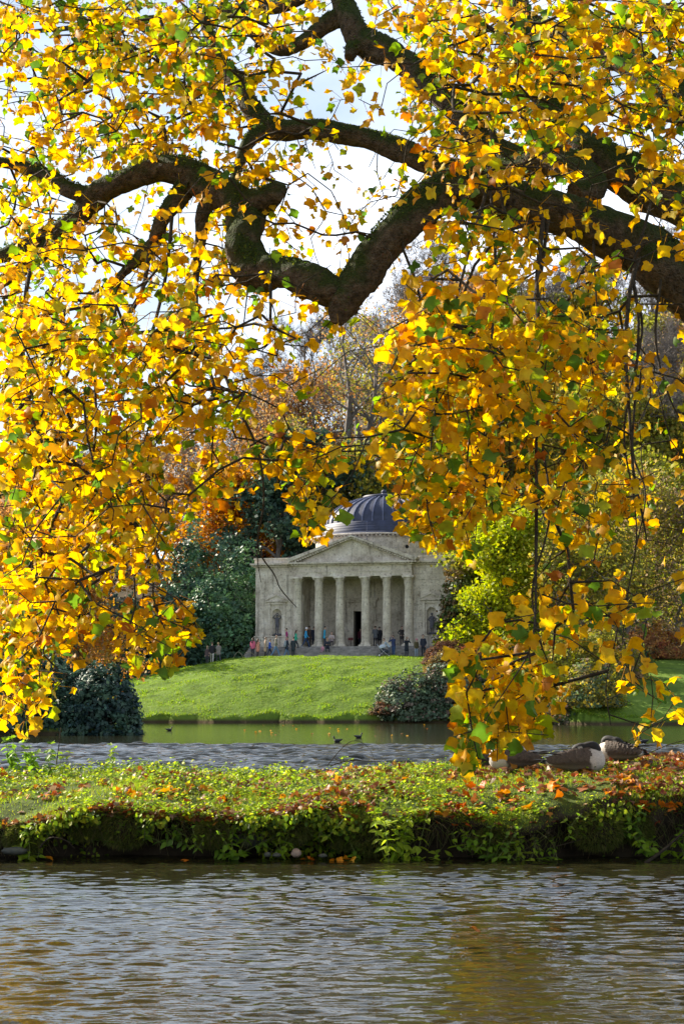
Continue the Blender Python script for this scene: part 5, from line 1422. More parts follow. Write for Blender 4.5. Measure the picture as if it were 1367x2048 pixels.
# upright weeds: stem and single leaves
NET = np.array([[0, 0, 0], [.26, .22, .05], [.27, .48, .04], [.13, .78, 0], [0, 1, -.10], [-.13, .78, 0], [-.27, .48, .04], [-.26, .22, .05], [0, .5, -.03]]); NTT = np.array([[i, (i+1) % 8, 8] for i in range(8)])
wm = {}
for k, c_ in enumerate([(.26, .40, .03), (.18, .32, .03), (.36, .46, .04), (.12, .22, .03)]):
    gg = np.random.default_rng(k); wm[k] = tri_mesh('leaf', NET, NTT, M['ground_leaf'], np.clip(np.array(c_)[None] * gg.uniform(.8, 1.15, (9, 1)), 0, 1), smooth=True)
M['stalk'] = plain('green_stalk', (.16, .20, .05), .7)
def weed(px_, py_, hgt, stems, label, seed, lsz=.075, tint=(0, 1, 2), P_=None, spread=.10, pitch=.065, name='weed'):
    r_ = np.random.default_rng(seed)
    P_ = island_at(px_, py_) if P_ is None else P_
    o = empty(name, tuple(P_), 0, label, 'plant')
    st = MB(); out = 0
    for s_ in range(stems):
        a0 = np.array([r_.normal(0, spread * .5), r_.normal(0, spread * .4), -.02]); h_ = 1.3 * hgt * r_.uniform(.6, 1.05)
        top = a0 + np.array([r_.normal(0, spread), r_.normal(0, spread * .7), h_]); md = (a0 + top) / 2 + np.array([r_.normal(0, .02), 0, 0])
        pts, rd = smooth_path([a0, md, top], [.004, .0033, .0018], 4); st.tube(pts, rd, 5)
        nl = max(3, int(h_ / pitch))
        for j in range(nl):
            f = (j + 1.2) / (nl + .3); q = pts[min(int(f * (len(pts) - 1)), len(pts) - 1)]
            for sd in (0, 1, 2) if f > .8 else (0, 1):
                a = j * 1.57 + sd * PI * (1 if f <= .8 else .66) + r_.normal(0, .3)
                lf = obj('leaf', wm[int(r_.choice(tint))], o)
                dn = Vector((math.cos(a), math.sin(a), r_.uniform(-1.1, .15) + (.8 if f > .85 else 0))).normalized()
                nv = Vector((r_.normal(0, .4), r_.normal(-.2, .4), 1)); nv = (nv - dn * dn.dot(nv)).normalized(); xv = dn.cross(nv)
                s = 1.45 * lsz * (1.1 - .5 * f) * r_.uniform(.8, 1.2); m4 = Matrix.Identity(4)
                for a_i, v_ in enumerate((xv, dn, nv)):
                    for b_i in range(3): m4[b_i][a_i] = v_[b_i] * s
                for b_i in range(3): m4[b_i][3] = q[b_i]
                lf.matrix_local = m4
    st.build('stem', M['stalk'], o)
    return o
weed(36, 1562, .50, 8, 'thick clump of nettles at the left edge of the bank', 1, .10, (0, 1, 3), spread=.14)
weed(85, 1555, .42, 6, 'nettle clump just right of the one at the left edge', 2, .10, (0, 1, 3), spread=.12)
weed(135, 1555, .30, 5, 'bushy yellowing weed beside the nettles', 3, .07, (0, 2))
weed(212, 1540, .33, 3, 'lone upright bright green weed against the pale water', 4, .075, (0, 2), spread=.03)
weed(285, 1538, .17, 3, 'small leafy weed on the skyline right of the lone upright one', 5, .05, (0, 1))
weed(335, 1537, .16, 2, 'thin two-stemmed weed on the skyline of the bank', 6, .055, (0, 2))
weed(700, 1545, .20, 5, 'feathery weed under the arching bare twig', 7, .06, (0, 2), spread=.09)
weed(800, 1690, .60, 12, 'tall bright yellow-green plant rising from the water edge', 8, .095, (0, 2, 2), P_=island_pt(np.array([XatPX(803, 20.0)]), np.array([.22]))[0] + np.array([0, -.16, -.42]), spread=.17, pitch=.055)
weed(860, 1690, .20, 5, 'low bright leafy plant touching the water beside the tall one', 9, .095, (0, 2), P_=island_pt(np.array([XatPX(865, 20.0)]), np.array([.22]))[0] + np.array([0, -.12, -.50]), spread=.12)
weed(980, 1690, .30, 7, 'dark-leaved plant growing down the bank below the geese', 10, .09, (1, 3), P_=island_pt(np.array([XatPX(985, 20.0)]), np.array([.22]))[0] + np.array([0, -.08, -.25]), spread=.2)
weed(400, 1660, .22, 7, 'leafy plant spilling over the edge left of centre', 11, .06, (0, 1, 3), P_=island_pt(np.array([XatPX(410, 20.0)]), np.array([.22]))[0] + np.array([0, -.08, -.25]), spread=.18)
weed(220, 1660, .25, 7, 'leafy plant spilling over the dark hollow at the left', 12, .06, (0, 1, 3), P_=island_pt(np.array([XatPX(220, 20.0)]), np.array([.22]))[0] + np.array([0, -.08, -.25]), spread=.15)
weed(1340, 1690, .28, 5, 'ivy-like plant at the right corner by the water', 13, .09, (0, 1), P_=island_pt(np.array([XatPX(1345, 20.0)]), np.array([.22]))[0] + np.array([0, -.1, -.4]), spread=.15)
weed(1040, 1565, .15, 4, 'small weed in front of the sleeping goose', 14, .05, (0, 2))
weed(1085, 1690, .24, 5, 'weed with small leaves low on the bank right of centre', 15, .06, (0, 1), P_=island_pt(np.array([XatPX(1095, 20.0)]), np.array([.22]))[0] + np.array([0, -.08, -.35]), spread=.14)
rw_ = np.random.default_rng(314)
for i, (px_, lab) in enumerate([(60, 'leafy weed hanging over the dark hollow at the far left'), (300, 'leafy weed on the bank face left of the mossy boulder'), (350, 'pale green weed trailing to the water left of the mossy boulder'), (470, 'leafy weed over the mossy boulder'), (555, 'small leafy weed above the small grey stones'), (640, 'dark-leaved weed right of the pale stone'), (725, 'leafy weed left of the tall bright green plant'), (930, 'leafy weed on the bank face right of the low bright plant'), (1040, 'leafy weed on the bank face below the nearest goose'), (1150, 'bright weed on the bank face below the largest goose'), (1230, 'leafy weed beside the big moss tussock'), (1290, 'leafy weed above the slanting dead branch')]):
    weed(px_, 1690, rw_.uniform(.22, .34), int(rw_.integers(5, 9)), lab, 50 + i, rw_.uniform(.06, .09), [(0, 2), (0, 1, 2), (1, 3), (0, 1)][i % 4], P_=island_pt(np.array([XatPX(px_, 20.0)]), np.array([.23]))[0] + np.array([0, -.08, -rw_.uniform(.12, .42)]), spread=.17, pitch=.055)
# dead stalk and twigs
def stick(rows, label, name='fallen_branch', mat='twig', n=6):
    P_ = [Vector(r[:3]) for r in rows]; pts, rd = smooth_path(P_, [r[3] for r in rows], 4)
    o0 = P_[0]
    o = MB().tube([q - o0 for q in pts], rd, n, 0, True, True, .15, 3).build(name, M[mat], None, o0)
    return props(o, label, 'branch')
def sp(px_, py_, Y, r): q = W(px_, py_, Y); return (q.x, q.y, q.z, r)
stick([sp(112, 1535, 23.4, .006), sp(117, 1500, 23.4, .006), sp(122, 1455, 23.4, .004)], 'pale dead stalk standing beside the nettles', 'dead_stalk')
stick([sp(655, 1530, 23.6, .006), sp(690, 1490, 23.6, .005), sp(715, 1482, 23.6, .004), sp(740, 1500, 23.6, .003), sp(752, 1535, 23.6, .003)], 'thin bare twig arching above the bank near the centre')
stick([sp(660, 1532, 23.0, .008), sp(700, 1521, 23.0, .007), sp(760, 1524, 23.0, .005)], 'bare twig lying along the bank below the arching one')
stick([sp(1287, 1728, 19.6, .022), sp(1325, 1700, 19.75, .018), sp(1362, 1668, 19.9, .012), sp(1390, 1650, 20.0, .01)], 'dead branch slanting out of the water at the right corner')
stick([sp(1100, 1695, 19.9, .006), sp(1140, 1685, 19.85, .005), sp(1180, 1672, 19.9, .004)], 'thin dead twig on the face of the bank at the right')
stick([sp(80, 1695, 19.8, .010), sp(100, 1676, 19.7, .009), sp(130, 1680, 19.7, .007), sp(150, 1697, 19.75, .006)], 'curved root looping at the waterline on the left')
stick([sp(1300, 1505, 23.2, .006), sp(1340, 1488, 23.2, .006), sp(1390, 1476, 23.2, .005)], 'bare twig lying on the crest right of the geese')
stick([sp(1230, 1520, 22.3, .010), sp(1245, 1535, 22.2, .012), sp(1252, 1553, 22.1, .010)], 'short dark stick in the grass in front of the small goose')
# stones at the waterline
def stone(px_, py_, Y, r, label, mat, seed):
    q = W(px_, py_, Y); r_ = random.Random(seed); mb = MB().ball((0, 0, 0), r, 9, 7)
    mb.v = [(v[0] * (1 + r_.uniform(-.16, .16)), v[1] * (1 + r_.uniform(-.16, .16)), v[2] * (1 + r_.uniform(-.16, .16))) for v in mb.v]
    props(mb.build('stone', M[mat], None, (q.x, q.y, max(q.z, .01))), label, 'stone')
M['pale_stone'] = plain('pale_stone', (.30, .22, .17), .8, scale=14, bump=.4); M['grey_stone'] = plain('grey_stone', (.07, .075, .06), .8, scale=14, bump=.5)
stone(592, 1706, 19.72, (.06, .055, .05), 'pinkish pale stone standing in the water at the bank', 'pale_stone', 1)
stone(535, 1709, 19.75, (.045, .04, .03), 'small grey stone left of the pale one', 'grey_stone', 2)
stone(553, 1710, 19.75, (.05, .04, .025), 'flat grey stone touching the small one at the waterline', 'grey_stone', 3)
stone(30, 1702, 19.8, (.16, .10, .045), 'long flat grey stone at the left of the waterline', 'grey_stone', 4)
stone(495, 1678, 20.2, (.22, .12, .10), 'mossy grey boulder set in the bank left of the pale stone', 'grey_stone', 5)
stone(645, 1711, 19.75, (.05, .04, .022), 'small dark stone right of the pale one', 'grey_stone', 6)
# leaves floating on the water
for i, (px_, py_, s, lab) in enumerate([(948, 1853, .10, 'orange leaf floating alone on the near water'), (678, 1707, .09, 'orange leaf floating against the bank'), (694, 1709, .10, 'orange leaf floating against the bank'), (703, 1704, .085, 'orange leaf floating against the bank'), (662, 1709, .07, 'orange leaf floating against the bank'), (620, 1706, .08, 'orange leaf floating against the bank'), (606, 1708, .07, 'orange leaf floating against the bank'), (372, 1692, .09, 'orange leaf floating against the bank'), (100, 1699, .09, 'orange leaf floating against the bank')]):
    Y = min(FPX * CAMZ / (py_ - 1396), 19.72); q = W(px_, py_, Y)
    o = obj('floating_leaf', fall_mesh(i % 6, [1, 0, 0, 3, 0, 1, 0, 1, 0][i])); o.location = (q.x, q.y, .022); o.scale = (s, s, s)
    o.rotation_euler = (.5 if i == 0 else rf.normal(.3, .3), rf.normal(0, .3), rf.uniform(0, 6))
    props(o, lab, 'leaf', 'leaves floating on the lake')
# ------------------------------------------------------------------ people, statues, birds and small things
def capsule(mb, a, b, ra, rb, n=8):
    a = Vector(a); b = Vector(b); d = b - a; L_ = d.length
    d = d.normalized() if L_ > 1e-6 else Vector((0, 0, 1))
    pts = []; rd = []
    for t in (-.98, -.75, -.4): pts.append(a + d * ra * t); rd.append(ra * math.sqrt(1 - t * t))
    for t in (0, .5, 1): pts.append(a + d * L_ * t); rd.append(ra + (rb - ra) * t)
    for t in (.4, .75, .98): pts.append(b + d * rb * t); rd.append(rb * math.sqrt(1 - t * t))
    mb.tube(pts, rd, n)

_clothes = {}
def cloth(col, rough=.85):
    key = tuple(round(c, 3) for c in col)
    if key not in _clothes: _clothes[key] = plain('cloth_%d' % len(_clothes), col, rough, var=.18, scale=6, bump=.15)
    return _clothes[key]
SKIN = plain('skin', (.52, .33, .25), .6, var=.1)
HAIRC = {'brown': (.07, .04, .025), 'black': (.015, .013, .012), 'blond': (.38, .26, .12), 'red': (.26, .09, .03), 'grey': (.34, .33, .32), 'white': (.6, .58, .55), 'bald': (.52, .33, .25)}

def bone_set(pose, H, r_):
    """joint positions; the figure faces -y"""
    u = H / 1.72
    hip = Vector((0, 0, .90)); sh = 1.43; lean = Vector((0, 0, 0))
    B = []     # (a, b, ra, rb, region)
    if pose == 'sit':
        hip = Vector((0, 0, .10))
    def add(a, b, ra, rb, reg): B.append((Vector(a) * u, Vector(b) * u, ra * u, rb * u, reg))
    top = hip + Vector((0, -.02 if pose != 'bend' else -.34, .53 if pose != 'bend' else .42))
    if pose == 'sit': top = hip + Vector((0, -.10, .50))
    neck = top + Vector((0, -.02 if pose != 'bend' else -.09, .09)); head = neck + Vector((0, -.03 if pose != 'bend' else -.06, .155))
    mid = (hip + top) * .5
    for s in (-1, 1):
        add(hip + Vector((s*.075, 0, 0)), mid + Vector((s*.07, .0, 0)), .115, .105, 'top')
        add(mid + Vector((s*.07, 0, 0)), top + Vector((s*.10, 0, -.04)), .105, .10, 'top')
    add(top + Vector((-.15, 0, 0)), top + Vector((.15, 0, 0)), .072, .072, 'top')
    add(top, neck + Vector((0, 0, .03)), .062, .055, 'skin')
    add(head + Vector((0, .012, .03)), head + Vector((0, -.018, -.045)), .094, .074, 'skin')
    add(head + Vector((0, -.085, -.005)), head + Vector((0, -.098, -.022)), .016, .018, 'skin')
    for s in (-1, 1): add(head + Vector((s*.088, .01, -.01)), head + Vector((s*.09, .012, .012)), .015, .015, 'skin')
    # legs
    st = {'walk': (.30, -.26), 'stride': (.36, -.32), 'stand': (.02, -.02), 'photo': (.03, -.02), 'bend': (.06, -.10), 'sit': (0, 0), 'back': (.02, -.02), 'statue': (.0, -.12), 'hips': (.04, -.03)}[pose]
    for s, dy in zip((-1, 1), st):
        h = hip + Vector((s*.095, 0, -.04))
        if pose == 'sit':
            kn = hip + Vector((s*.13, -.42, .02)); an = kn + Vector((0, -.10, -.36)); toe = an + Vector((s*.02, -.17, -.03))
        else:
            an = Vector((s*.10, dy, .085 + (.07 if dy > .2 else 0))); kn = (h + an) * .5 + Vector((0, -.05 if abs(dy) > .1 else -.02, .02)); toe = an + Vector((s*.025, -.165, -.045 - (.03 if dy > .2 else 0)))
        add(h, kn, .098, .066, 'leg'); add(kn, an, .064, .046, 'leg'); add(an + Vector((0, .03, -.045)), toe, .043, .036, 'shoe')
    hands = []
    for s in (-1, 1):
        S = top + Vector((s*.185, 0, -.01))
        if pose == 'photo': E = S + Vector((s*.10, -.20, -.16)); Hn = head + Vector((s*.09, -.20, -.02))
        elif pose == 'bend': E = S + Vector((s*.03, -.12, -.26)); Hn = E + Vector((-s*.02, -.20, -.10))
        elif pose == 'sit': E = S + Vector((s*.07, -.05, -.28)); Hn = E + Vector((-s*.12, -.22, .03))
        elif pose in ('walk', 'stride'): E = S + Vector((s*.05, (.12 if s > 0 else -.06), -.27)); Hn = E + Vector((-s*.01, -.16 if s < 0 else -.04, -.20))
        elif pose == 'hips': E = S + Vector((s*.16, .04, -.24)); Hn = hip + Vector((s*.15, -.08, .10))
        elif pose == 'statue': E = S + Vector((s*.22, -.03, .10)); Hn = head + Vector((s*.10, .02, .16))
        elif pose == 'back': E = S + Vector((s*.06, -.05, -.27)); Hn = E + Vector((-s*.10, -.18, .06))
        else: E = S + Vector((s*.06, .03, -.28)); Hn = E + Vector((-s*.03, -.08, -.23))
        add(S, E, .062, .047, 'top'); add(E, Hn, .045, .032, 'top')
        dv = (Hn - E).normalized(); pm = Hn + dv * .07
        add(Hn, pm, .030, .034, 'skin'); hands.append((Hn * u, pm * u, dv, s))
    return B, hands, head * u, hip * u, top * u, u

def make_body(name, pose, H, mats, coat=0.0, seed=0, dress=False):
    """one continuous skinned surface: tapered volumes fused by a voxel remesh; clothes follow the limb they cover"""
    r_ = random.Random(seed)
    B, hands, head, hip, top, u = bone_set(pose, H, r_)
    if coat and pose != 'sit':
        for s in (-1, 1): B.append((hip + Vector((s*.06, 0, .0)) * u, hip + Vector((s*.08, 0, -coat)) * u, .125*u, .135*u, 'top'))
    mb = MB()
    for a, b, ra, rb, reg in B: capsule(mb, a, b, ra, rb)
    me = mb.mesh('raw', [])
    o = bpy.data.objects.new('raw', me); C.objects.link(o)
    md = o.modifiers.new('r', 'REMESH'); md.mode = 'VOXEL'; md.voxel_size = .026 * u; md.use_smooth_shade = True
    sm = o.modifiers.new('s', 'SMOOTH'); sm.factor = .5; sm.iterations = 2
    dg = bpy.context.evaluated_depsgraph_get(); ev = o.evaluated_get(dg)
    m2 = bpy.data.meshes.new_from_object(ev); bpy.data.objects.remove(o); bpy.data.meshes.remove(me)
    nv = len(m2.vertices); co = np.zeros(nv * 3, np.float32); m2.vertices.foreach_get('co', co); co = co.reshape(-1, 3)
    faces = [tuple(p.vertices) for p in m2.polygons]; bpy.data.meshes.remove(m2)
    fc = np.array([co[list(f)].mean(0) for f in faces])
    best = np.full(len(fc), 9.0); reg = np.zeros(len(fc), int); names = ['top', 'leg', 'skin', 'shoe']
    for a, b, ra, rb, rg in B:
        A = np.array(a); D = np.array(b) - A; t = np.clip(((fc - A) @ D) / max(D @ D, 1e-9), 0, 1)
        dd = np.linalg.norm(fc - (A + t[:, None] * D), axis=1) / (ra + (rb - ra) * t)
        w = dd < best; best[w] = dd[w]; reg[w] = names.index(rg)
    out = MB(); out.v = [tuple(v) for v in co]; out.f = [list(f) for f in faces]; out.m = [int(x) for x in reg]; out.sm = [True] * len(faces)
    # five fingers rooted in each palm, thumb from its side
    for Hn, pm, dv, s in hands:
        sx = dv.cross(Vector((0, 1, 0))); sx = sx.normalized() if sx.length > .1 else Vector((1, 0, 0)); cu = sx.cross(dv)
        for k, (off, ln) in enumerate([(-.028, .060), (-.010, .075), (.009, .070), (.026, .056)]):
            a = pm + sx * off * u; m_ = a + dv * ln * .55 * u + cu * .008 * u; e_ = m_ + dv * ln * .4 * u + cu * .022 * u
            out.tube([a, m_, e_], [.010*u, .009*u, .006*u], 5, 2)
        th = Hn.lerp(pm, .35); out.tube([th, th - sx * s * .045 * u + dv * .02 * u, th - sx * s * .052 * u + dv * .05 * u], [.012*u, .011*u, .007*u], 5, 2)
    return out, head, top, hip, u

def person(px, Y, H, pose, rz, top, leg, hair, label, z=None, shoe=(.03, .028, .027), coat=0.0, long_hair=False, hat=None, bag=None, seed=0, X=None, stripe=None):
    X = XatPX(px, Y) if X is None else X
    z = stand_z(X, Y) if z is None else z
    o = empty('person', (X, Y, z), rz, label, 'person', 'visitors around the temple')
    mats = [cloth(top), cloth(leg), SKIN, cloth(shoe, .6)]
    body, head, topj, hip, u = make_body('person', pose, H, mats, coat, seed)
    body.build('body', mats, o)
    if hair != 'bald' and hat is None or long_hair:
        hb = MB(); K = 12
        for j in range(7):
            pass
        prof = []
        vs = []; fs = []
        for j in range(8):
            t = PI/2 - j * (.30 if long_hair else .24)
            for i in range(K):
                a = 2*PI*i/K
                back = .5 + .5 * math.sin(a)          # +y is the back of the head
                tt = max(t, -.1 - 1.2 * back) if not long_hair else t
                if back < .32: tt = max(tt, .42)
                r = .108 * u
                vs.append(head + Vector((r*.93*math.cos(tt)*math.cos(a), r*1.05*math.cos(tt)*math.sin(a) + .012*u, r*1.06*math.sin(tt) + .022*u)))
        for j in range(7):
            for i in range(K): fs.append((j*K+i, j*K+(i+1) % K, (j+1)*K+(i+1) % K, (j+1)*K+i))
        hb.add(vs, fs, 0, True)
        if long_hair: capsule(hb, head + Vector((0, .07*u, .0)), topj + Vector((0, .09*u, -.06*u)), .075*u, .055*u)
        hb.build('hair', cloth(HAIRC[hair], .5), o)
    if hat:
        hb = MB().lathe([(.112*u, -.005*u), (.115*u, .03*u), (.10*u, .085*u), (.05*u, .115*u), (0.001, .122*u)], 12)
        hb.ball((0, 0, .13*u), .03*u, 7, 5)
        hb.v = [(v[0] + head.x, v[1] + head.y + .005, v[2] + head.z + .01) for v in hb.v]
        hb.build('hat', cloth(hat), o)
    if bag:
        bb = MB(); capsule(bb, topj + Vector((0, .13*u, -.08*u)), hip + Vector((0, .16*u, .12*u)), .10*u, .12*u); bb.build('backpack', cloth(bag), o)
    if stripe:
        for s in (-1, 1):
            sb = MB().tube([topj + Vector((s*.245*u, -.01, -.02*u)), topj + Vector((s*.292*u, .03*u, -.26*u))], [.016*u, .014*u], 6); sb.build('sleeve_stripe', cloth(stripe), o)
    return o

TINV = Matrix.Rotation(-TROT, 4, 'Z') @ Matrix.Translation(Vector((-TX, -TEMPLE_Y, -TZ)))
TMAT = TINV.inverted()
def stand_z(X, Y):
    q = TINV @ Vector((X, Y, 0))
    if abs(q.x) < 8.95 and q.y > -2.2 and q.y < 9:
        if q.y > -0.75: return TZ + FL
        i = int((-.75 - q.y) / .36) + 1
        if i <= 4: return TZ + FL - i * .15
    return float(ground_z(X, Y))
def Yfor(px, ly):
    """distance at which the pixel column px meets the line y=ly of the temple"""
    lo, hi = 140.0, 160.0
    for _ in range(40):
        m_ = (lo + hi) / 2
        if (TINV @ Vector((XatPX(px, m_), m_, 0))).y < ly: lo = m_
        else: hi = m_
    return lo
R90 = PI / 2
# rz: 0 faces the camera, R90 faces right (+x), -R90 faces left, PI shows the back
person(415, 148.3, 1.55, 'stand', -.4, (.10, .07, .07), (.05, .05, .06), 'blond', 'blond person in dark top, leftmost of the three walkers by the laurel', seed=1)
person(424, 147.6, 1.74, 'walk', PI, (.022, .02, .024), (.42, .40, .36), 'brown', 'person in black jacket and pale trousers seen from behind, middle of the three walkers', seed=2)
person(437, 148.0, 1.64, 'walk', PI + .4, (.26, .23, .20), (.06, .06, .07), 'blond', 'person in grey-beige coat, rightmost of the three walkers by the laurel', coat=.12, seed=3)
person(505, Yfor(505, -2.6), 1.70, 'stand', 2.6, (.62, .13, .22), (.05, .05, .06), 'brown', 'long-haired person in pink top at the left corner of the temple', long_hair=True, seed=4)
person(515, Yfor(515, -2.7), 1.58, 'stand', 2.2, (.60, .27, .18), (.07, .06, .06), 'brown', 'person in peach jacket next to the one in pink', coat=.2, long_hair=True, seed=5)
person(530, Yfor(530, -2.8), 1.66, 'stand', R90, (.50, .36, .25), (.04, .035, .04), 'brown', 'person in long beige coat below the left niche', coat=.28, seed=6)
person(539, Yfor(539, -2.7), 1.48, 'walk', R90, (.03, .10, .50), (.04, .05, .09), 'brown', 'short person in royal blue jacket below the left niche', seed=7)
person(551, Yfor(551, -3.1), 1.80, 'stride', R90, (.20, .19, .15), (.14, .24, .42), 'bald', 'bald man in olive top and blue jeans striding to the right', seed=8)
person(573, Yfor(573, -2.4), 1.70, 'walk', R90 + .4, (.025, .035, .06), (.16, .26, .42), 'black', 'person in navy coat and jeans at the foot of the steps', coat=.15, bag=(.3, .35, .4), seed=9)
person(586, Yfor(586, -2.5), 1.66, 'stand', PI - .5, (.03, .04, .05), (.03, .035, .045), 'black', 'person in black coat right of the navy one at the foot of the steps', coat=.22, seed=10)
person(573.5, Yfor(573.5, -1.1), 1.64, 'stand', -R90, (.36, .02, .16), (.05, .04, .05), 'black', 'person in magenta jacket higher on the left of the steps', coat=.1, seed=11)
person(591, Yfor(591, -1.2), 1.62, 'walk', R90, (.03, .42, .26), (.04, .045, .06), 'brown', 'long-haired person in green jacket climbing the steps', long_hair=True, seed=12)
person(611, Yfor(611, -.95), 1.70, 'stride', R90, (.04, .32, .62), (.03, .06, .14), 'brown', 'person in bright blue jacket and white bobble hat on the steps', hat=(.75, .72, .74), shoe=(.5, .5, .5), seed=13)
person(618, Yfor(618, 1.6), 1.78, 'back', PI, (.10, .075, .065), (.05, .05, .06), 'brown', 'tall person in brown jacket inside the portico behind the blue one', coat=.12, seed=14)
person(627.5, Yfor(627.5, .9), 1.70, 'stand', PI, (.02, .025, .05), (.02, .025, .04), 'black', 'person in dark navy half hidden by the second column', coat=.2, seed=15)
person(648.5, Yfor(648.5, -.35), 1.66, 'stand', R90, (.03, .33, .52), (.03, .04, .07), 'black', 'person in turquoise jacket standing between the second and third columns', coat=.1, seed=16)
sit_y = Yfor(663, -.60)
person(663, sit_y, 1.62, 'sit', 0, (.46, .38, .38), (.09, .075, .075), 'brown', 'seated person in pale grey top between the second and third columns', z=TZ + FL + .34, long_hair=True, seed=17)
person(654, Yfor(654, -1.5), 1.66, 'sit', .1, (.03, .035, .055), (.03, .032, .05), 'red', 'red-haired person in dark clothes sitting on the steps', z=TZ + FL - .22, seed=18)
person(645.5, Yfor(645.5, -1.85), .95, 'sit', -.5, (.60, .26, .36), (.45, .26, .34), 'blond', 'small child in pink sitting on the steps by the red-haired person', z=TZ + FL - .42, seed=19)
person(750, Yfor(750, .9), 1.70, 'back', PI, (.14, .15, .17), (.025, .025, .035), 'brown', 'person in grey jacket seen from behind right of the door', coat=.05, seed=20)
person(758.5, Yfor(758.5, 1.4), 1.66, 'stand', PI, (.02, .022, .03), (.02, .02, .03), 'black', 'person in black beside the grey jacket right of the door', coat=.2, seed=21)
person(720.5, Yfor(720.5, 4.6), 1.70, 'stand', PI, (.10, .02, .035), (.03, .03, .04), 'black', 'person in dark red just inside the doorway', seed=22)
person(786.5, Yfor(786.5, -2.35), 1.76, 'photo', -.7, (.035, .055, .14), (.05, .10, .22), 'brown', 'man in navy jacket and jeans raising his hands by the white pushchair', seed=23)
person(778, Yfor(778, -2.5), 1.60, 'bend', -R90, (.40, .48, .56), (.16, .18, .22), 'brown', 'person in pale blue jacket bending over the white pushchair', seed=24)
person(803, Yfor(803, .55), 1.66, 'hips', .2, (.04, .035, .035), (.06, .055, .055), 'black', 'person in black beside the rightmost column', coat=.12, seed=25)
person(812.5, Yfor(812.5, -2.5), 1.62, 'photo', .3, (.025, .032, .045), (.03, .04, .06), 'black', 'person in black coat holding up both hands in front of the right steps', coat=.25, seed=26)
person(832, Yfor(832, -2.7), 1.46, 'stand', .5, (.12, .10, .05), (.30, .38, .48), 'brown', 'short person in olive jacket and pink hat at the right of the steps', hat=(.55, .22, .28), seed=27)
person(846, Yfor(846, -2.4), 1.78, 'stand', -.3, (.03, .035, .055), (.03, .032, .045), 'brown', 'tall person in black jacket with white sleeve stripes, farthest right in front', stripe=(.75, .75, .78), seed=28)
person(897, Yfor(897, -1.0), 1.70, 'stand', -.6, (.03, .03, .035), (.04, .04, .05), 'black', 'person in black almost hidden behind the russet bush', seed=29)

# statues in the niches
for i, (nx_, ny_, nz_) in enumerate(NICHES):
    p_ = TMAT @ Vector((nx_, ny_, nz_))
    st = empty('statue', tuple(p_), TROT, ['dark nude statue with raised arm in the left niche', 'dark draped statue in the right niche'][i], 'statue')
    body, head, topj, hip, u = make_body('statue', ['statue', 'hips'][i], 1.60, None, [0, .45][i], 40 + i)
    body.v = [(v[0], v[1] * .82, v[2] + .10) for v in body.v]; body.m = [0] * len(body.m)
    body.build('body', M['statue'], st)
    MB().box(-.28, .28, -.20, .20, 0, .12).build('pedestal', M['statue'], st)
    MB().ball((head.x, head.y + .015, head.z + .135), (.10, .11, .09), 10, 7).build('hair', M['statue'], st)

# pushchair
def pushchair(px, ly, rz, label, cloth_c, frame_c, hood_c):
    Y = Yfor(px, ly); X = XatPX(px, Y)
    o = empty('pushchair', (X, Y, stand_z(X, Y)), rz, label, 'pushchair')
    fm = plain('pushchair_frame', frame_c, .4, metal=.3)
    for s in (-1, 1):
        MB().tube([(s*.22, -.42, .10), (s*.22, .10, .48), (s*.22, .52, 1.0), (s*.22, .60, 1.02)], [.018]*4, 6).build('frame_tube', fm, o)
        MB().tube([(s*.22, .38, .10), (s*.22, -.05, .50)], [.016]*2, 6).build('frame_tube', fm, o)
        for y_, r_ in ((-.42, .10), (.38, .13)):
            w = empty('wheel', (s*.24, y_, r_), 0, parent=o)
            t_ = MB(); pts = [(0, r_*math.cos(2*PI*i/14), r_*math.sin(2*PI*i/14)) for i in range(15)]
            t_.tube(pts, [.022]*15, 6, cap=False); t_.build('tyre', cloth((.02, .02, .02)), w)
            MB().tube([(-.015, 0, 0), (.015, 0, 0)], [r_*.55]*2, 10).build('rim', fm, w)
    MB().tube([(-.22, .60, 1.02), (.22, .60, 1.02)], [.02]*2, 6).build('handle', cloth((.03, .03, .03)), o)
    st = MB(); capsule(st, (0, -.22, .46), (0, .10, .50), .17, .18, 10); capsule(st, (0, .12, .52), (0, .24, .80), .17, .15, 10); st.build('seat', cloth(cloth_c), o)
    hd = MB().ball((0, .10, .78), (.24, .30, .26), 12, 8); hd.v = [(x, y, max(z, .74 - y * .25)) for x, y, z in hd.v]; hd.build('hood', cloth(hood_c), o)
pushchair(767, -2.75, R90, 'white-hooded pushchair on the grass at the foot of the steps', (.05, .06, .08), (.7, .7, .72), (.55, .62, .70))

# sign on a post beside the door
Ys = Yfor(701, 2.4); Xs = XatPX(701, Ys)
sg = empty('sign', (Xs, Ys, TZ + FL), TROT, 'small dark red notice on a post in front of the door', 'sign')
MB().box(-.025, .025, -.025, .025, .03, .80).build('post', cloth((.05, .03, .03)), sg)
MB().box(-.16, .16, -.12, .12, 0, .03).build('foot', cloth((.05, .03, .03)), sg)
MB().box(-.22, .22, -.055, -.027, .60, .84).build('board', cloth((.20, .05, .05)), sg)
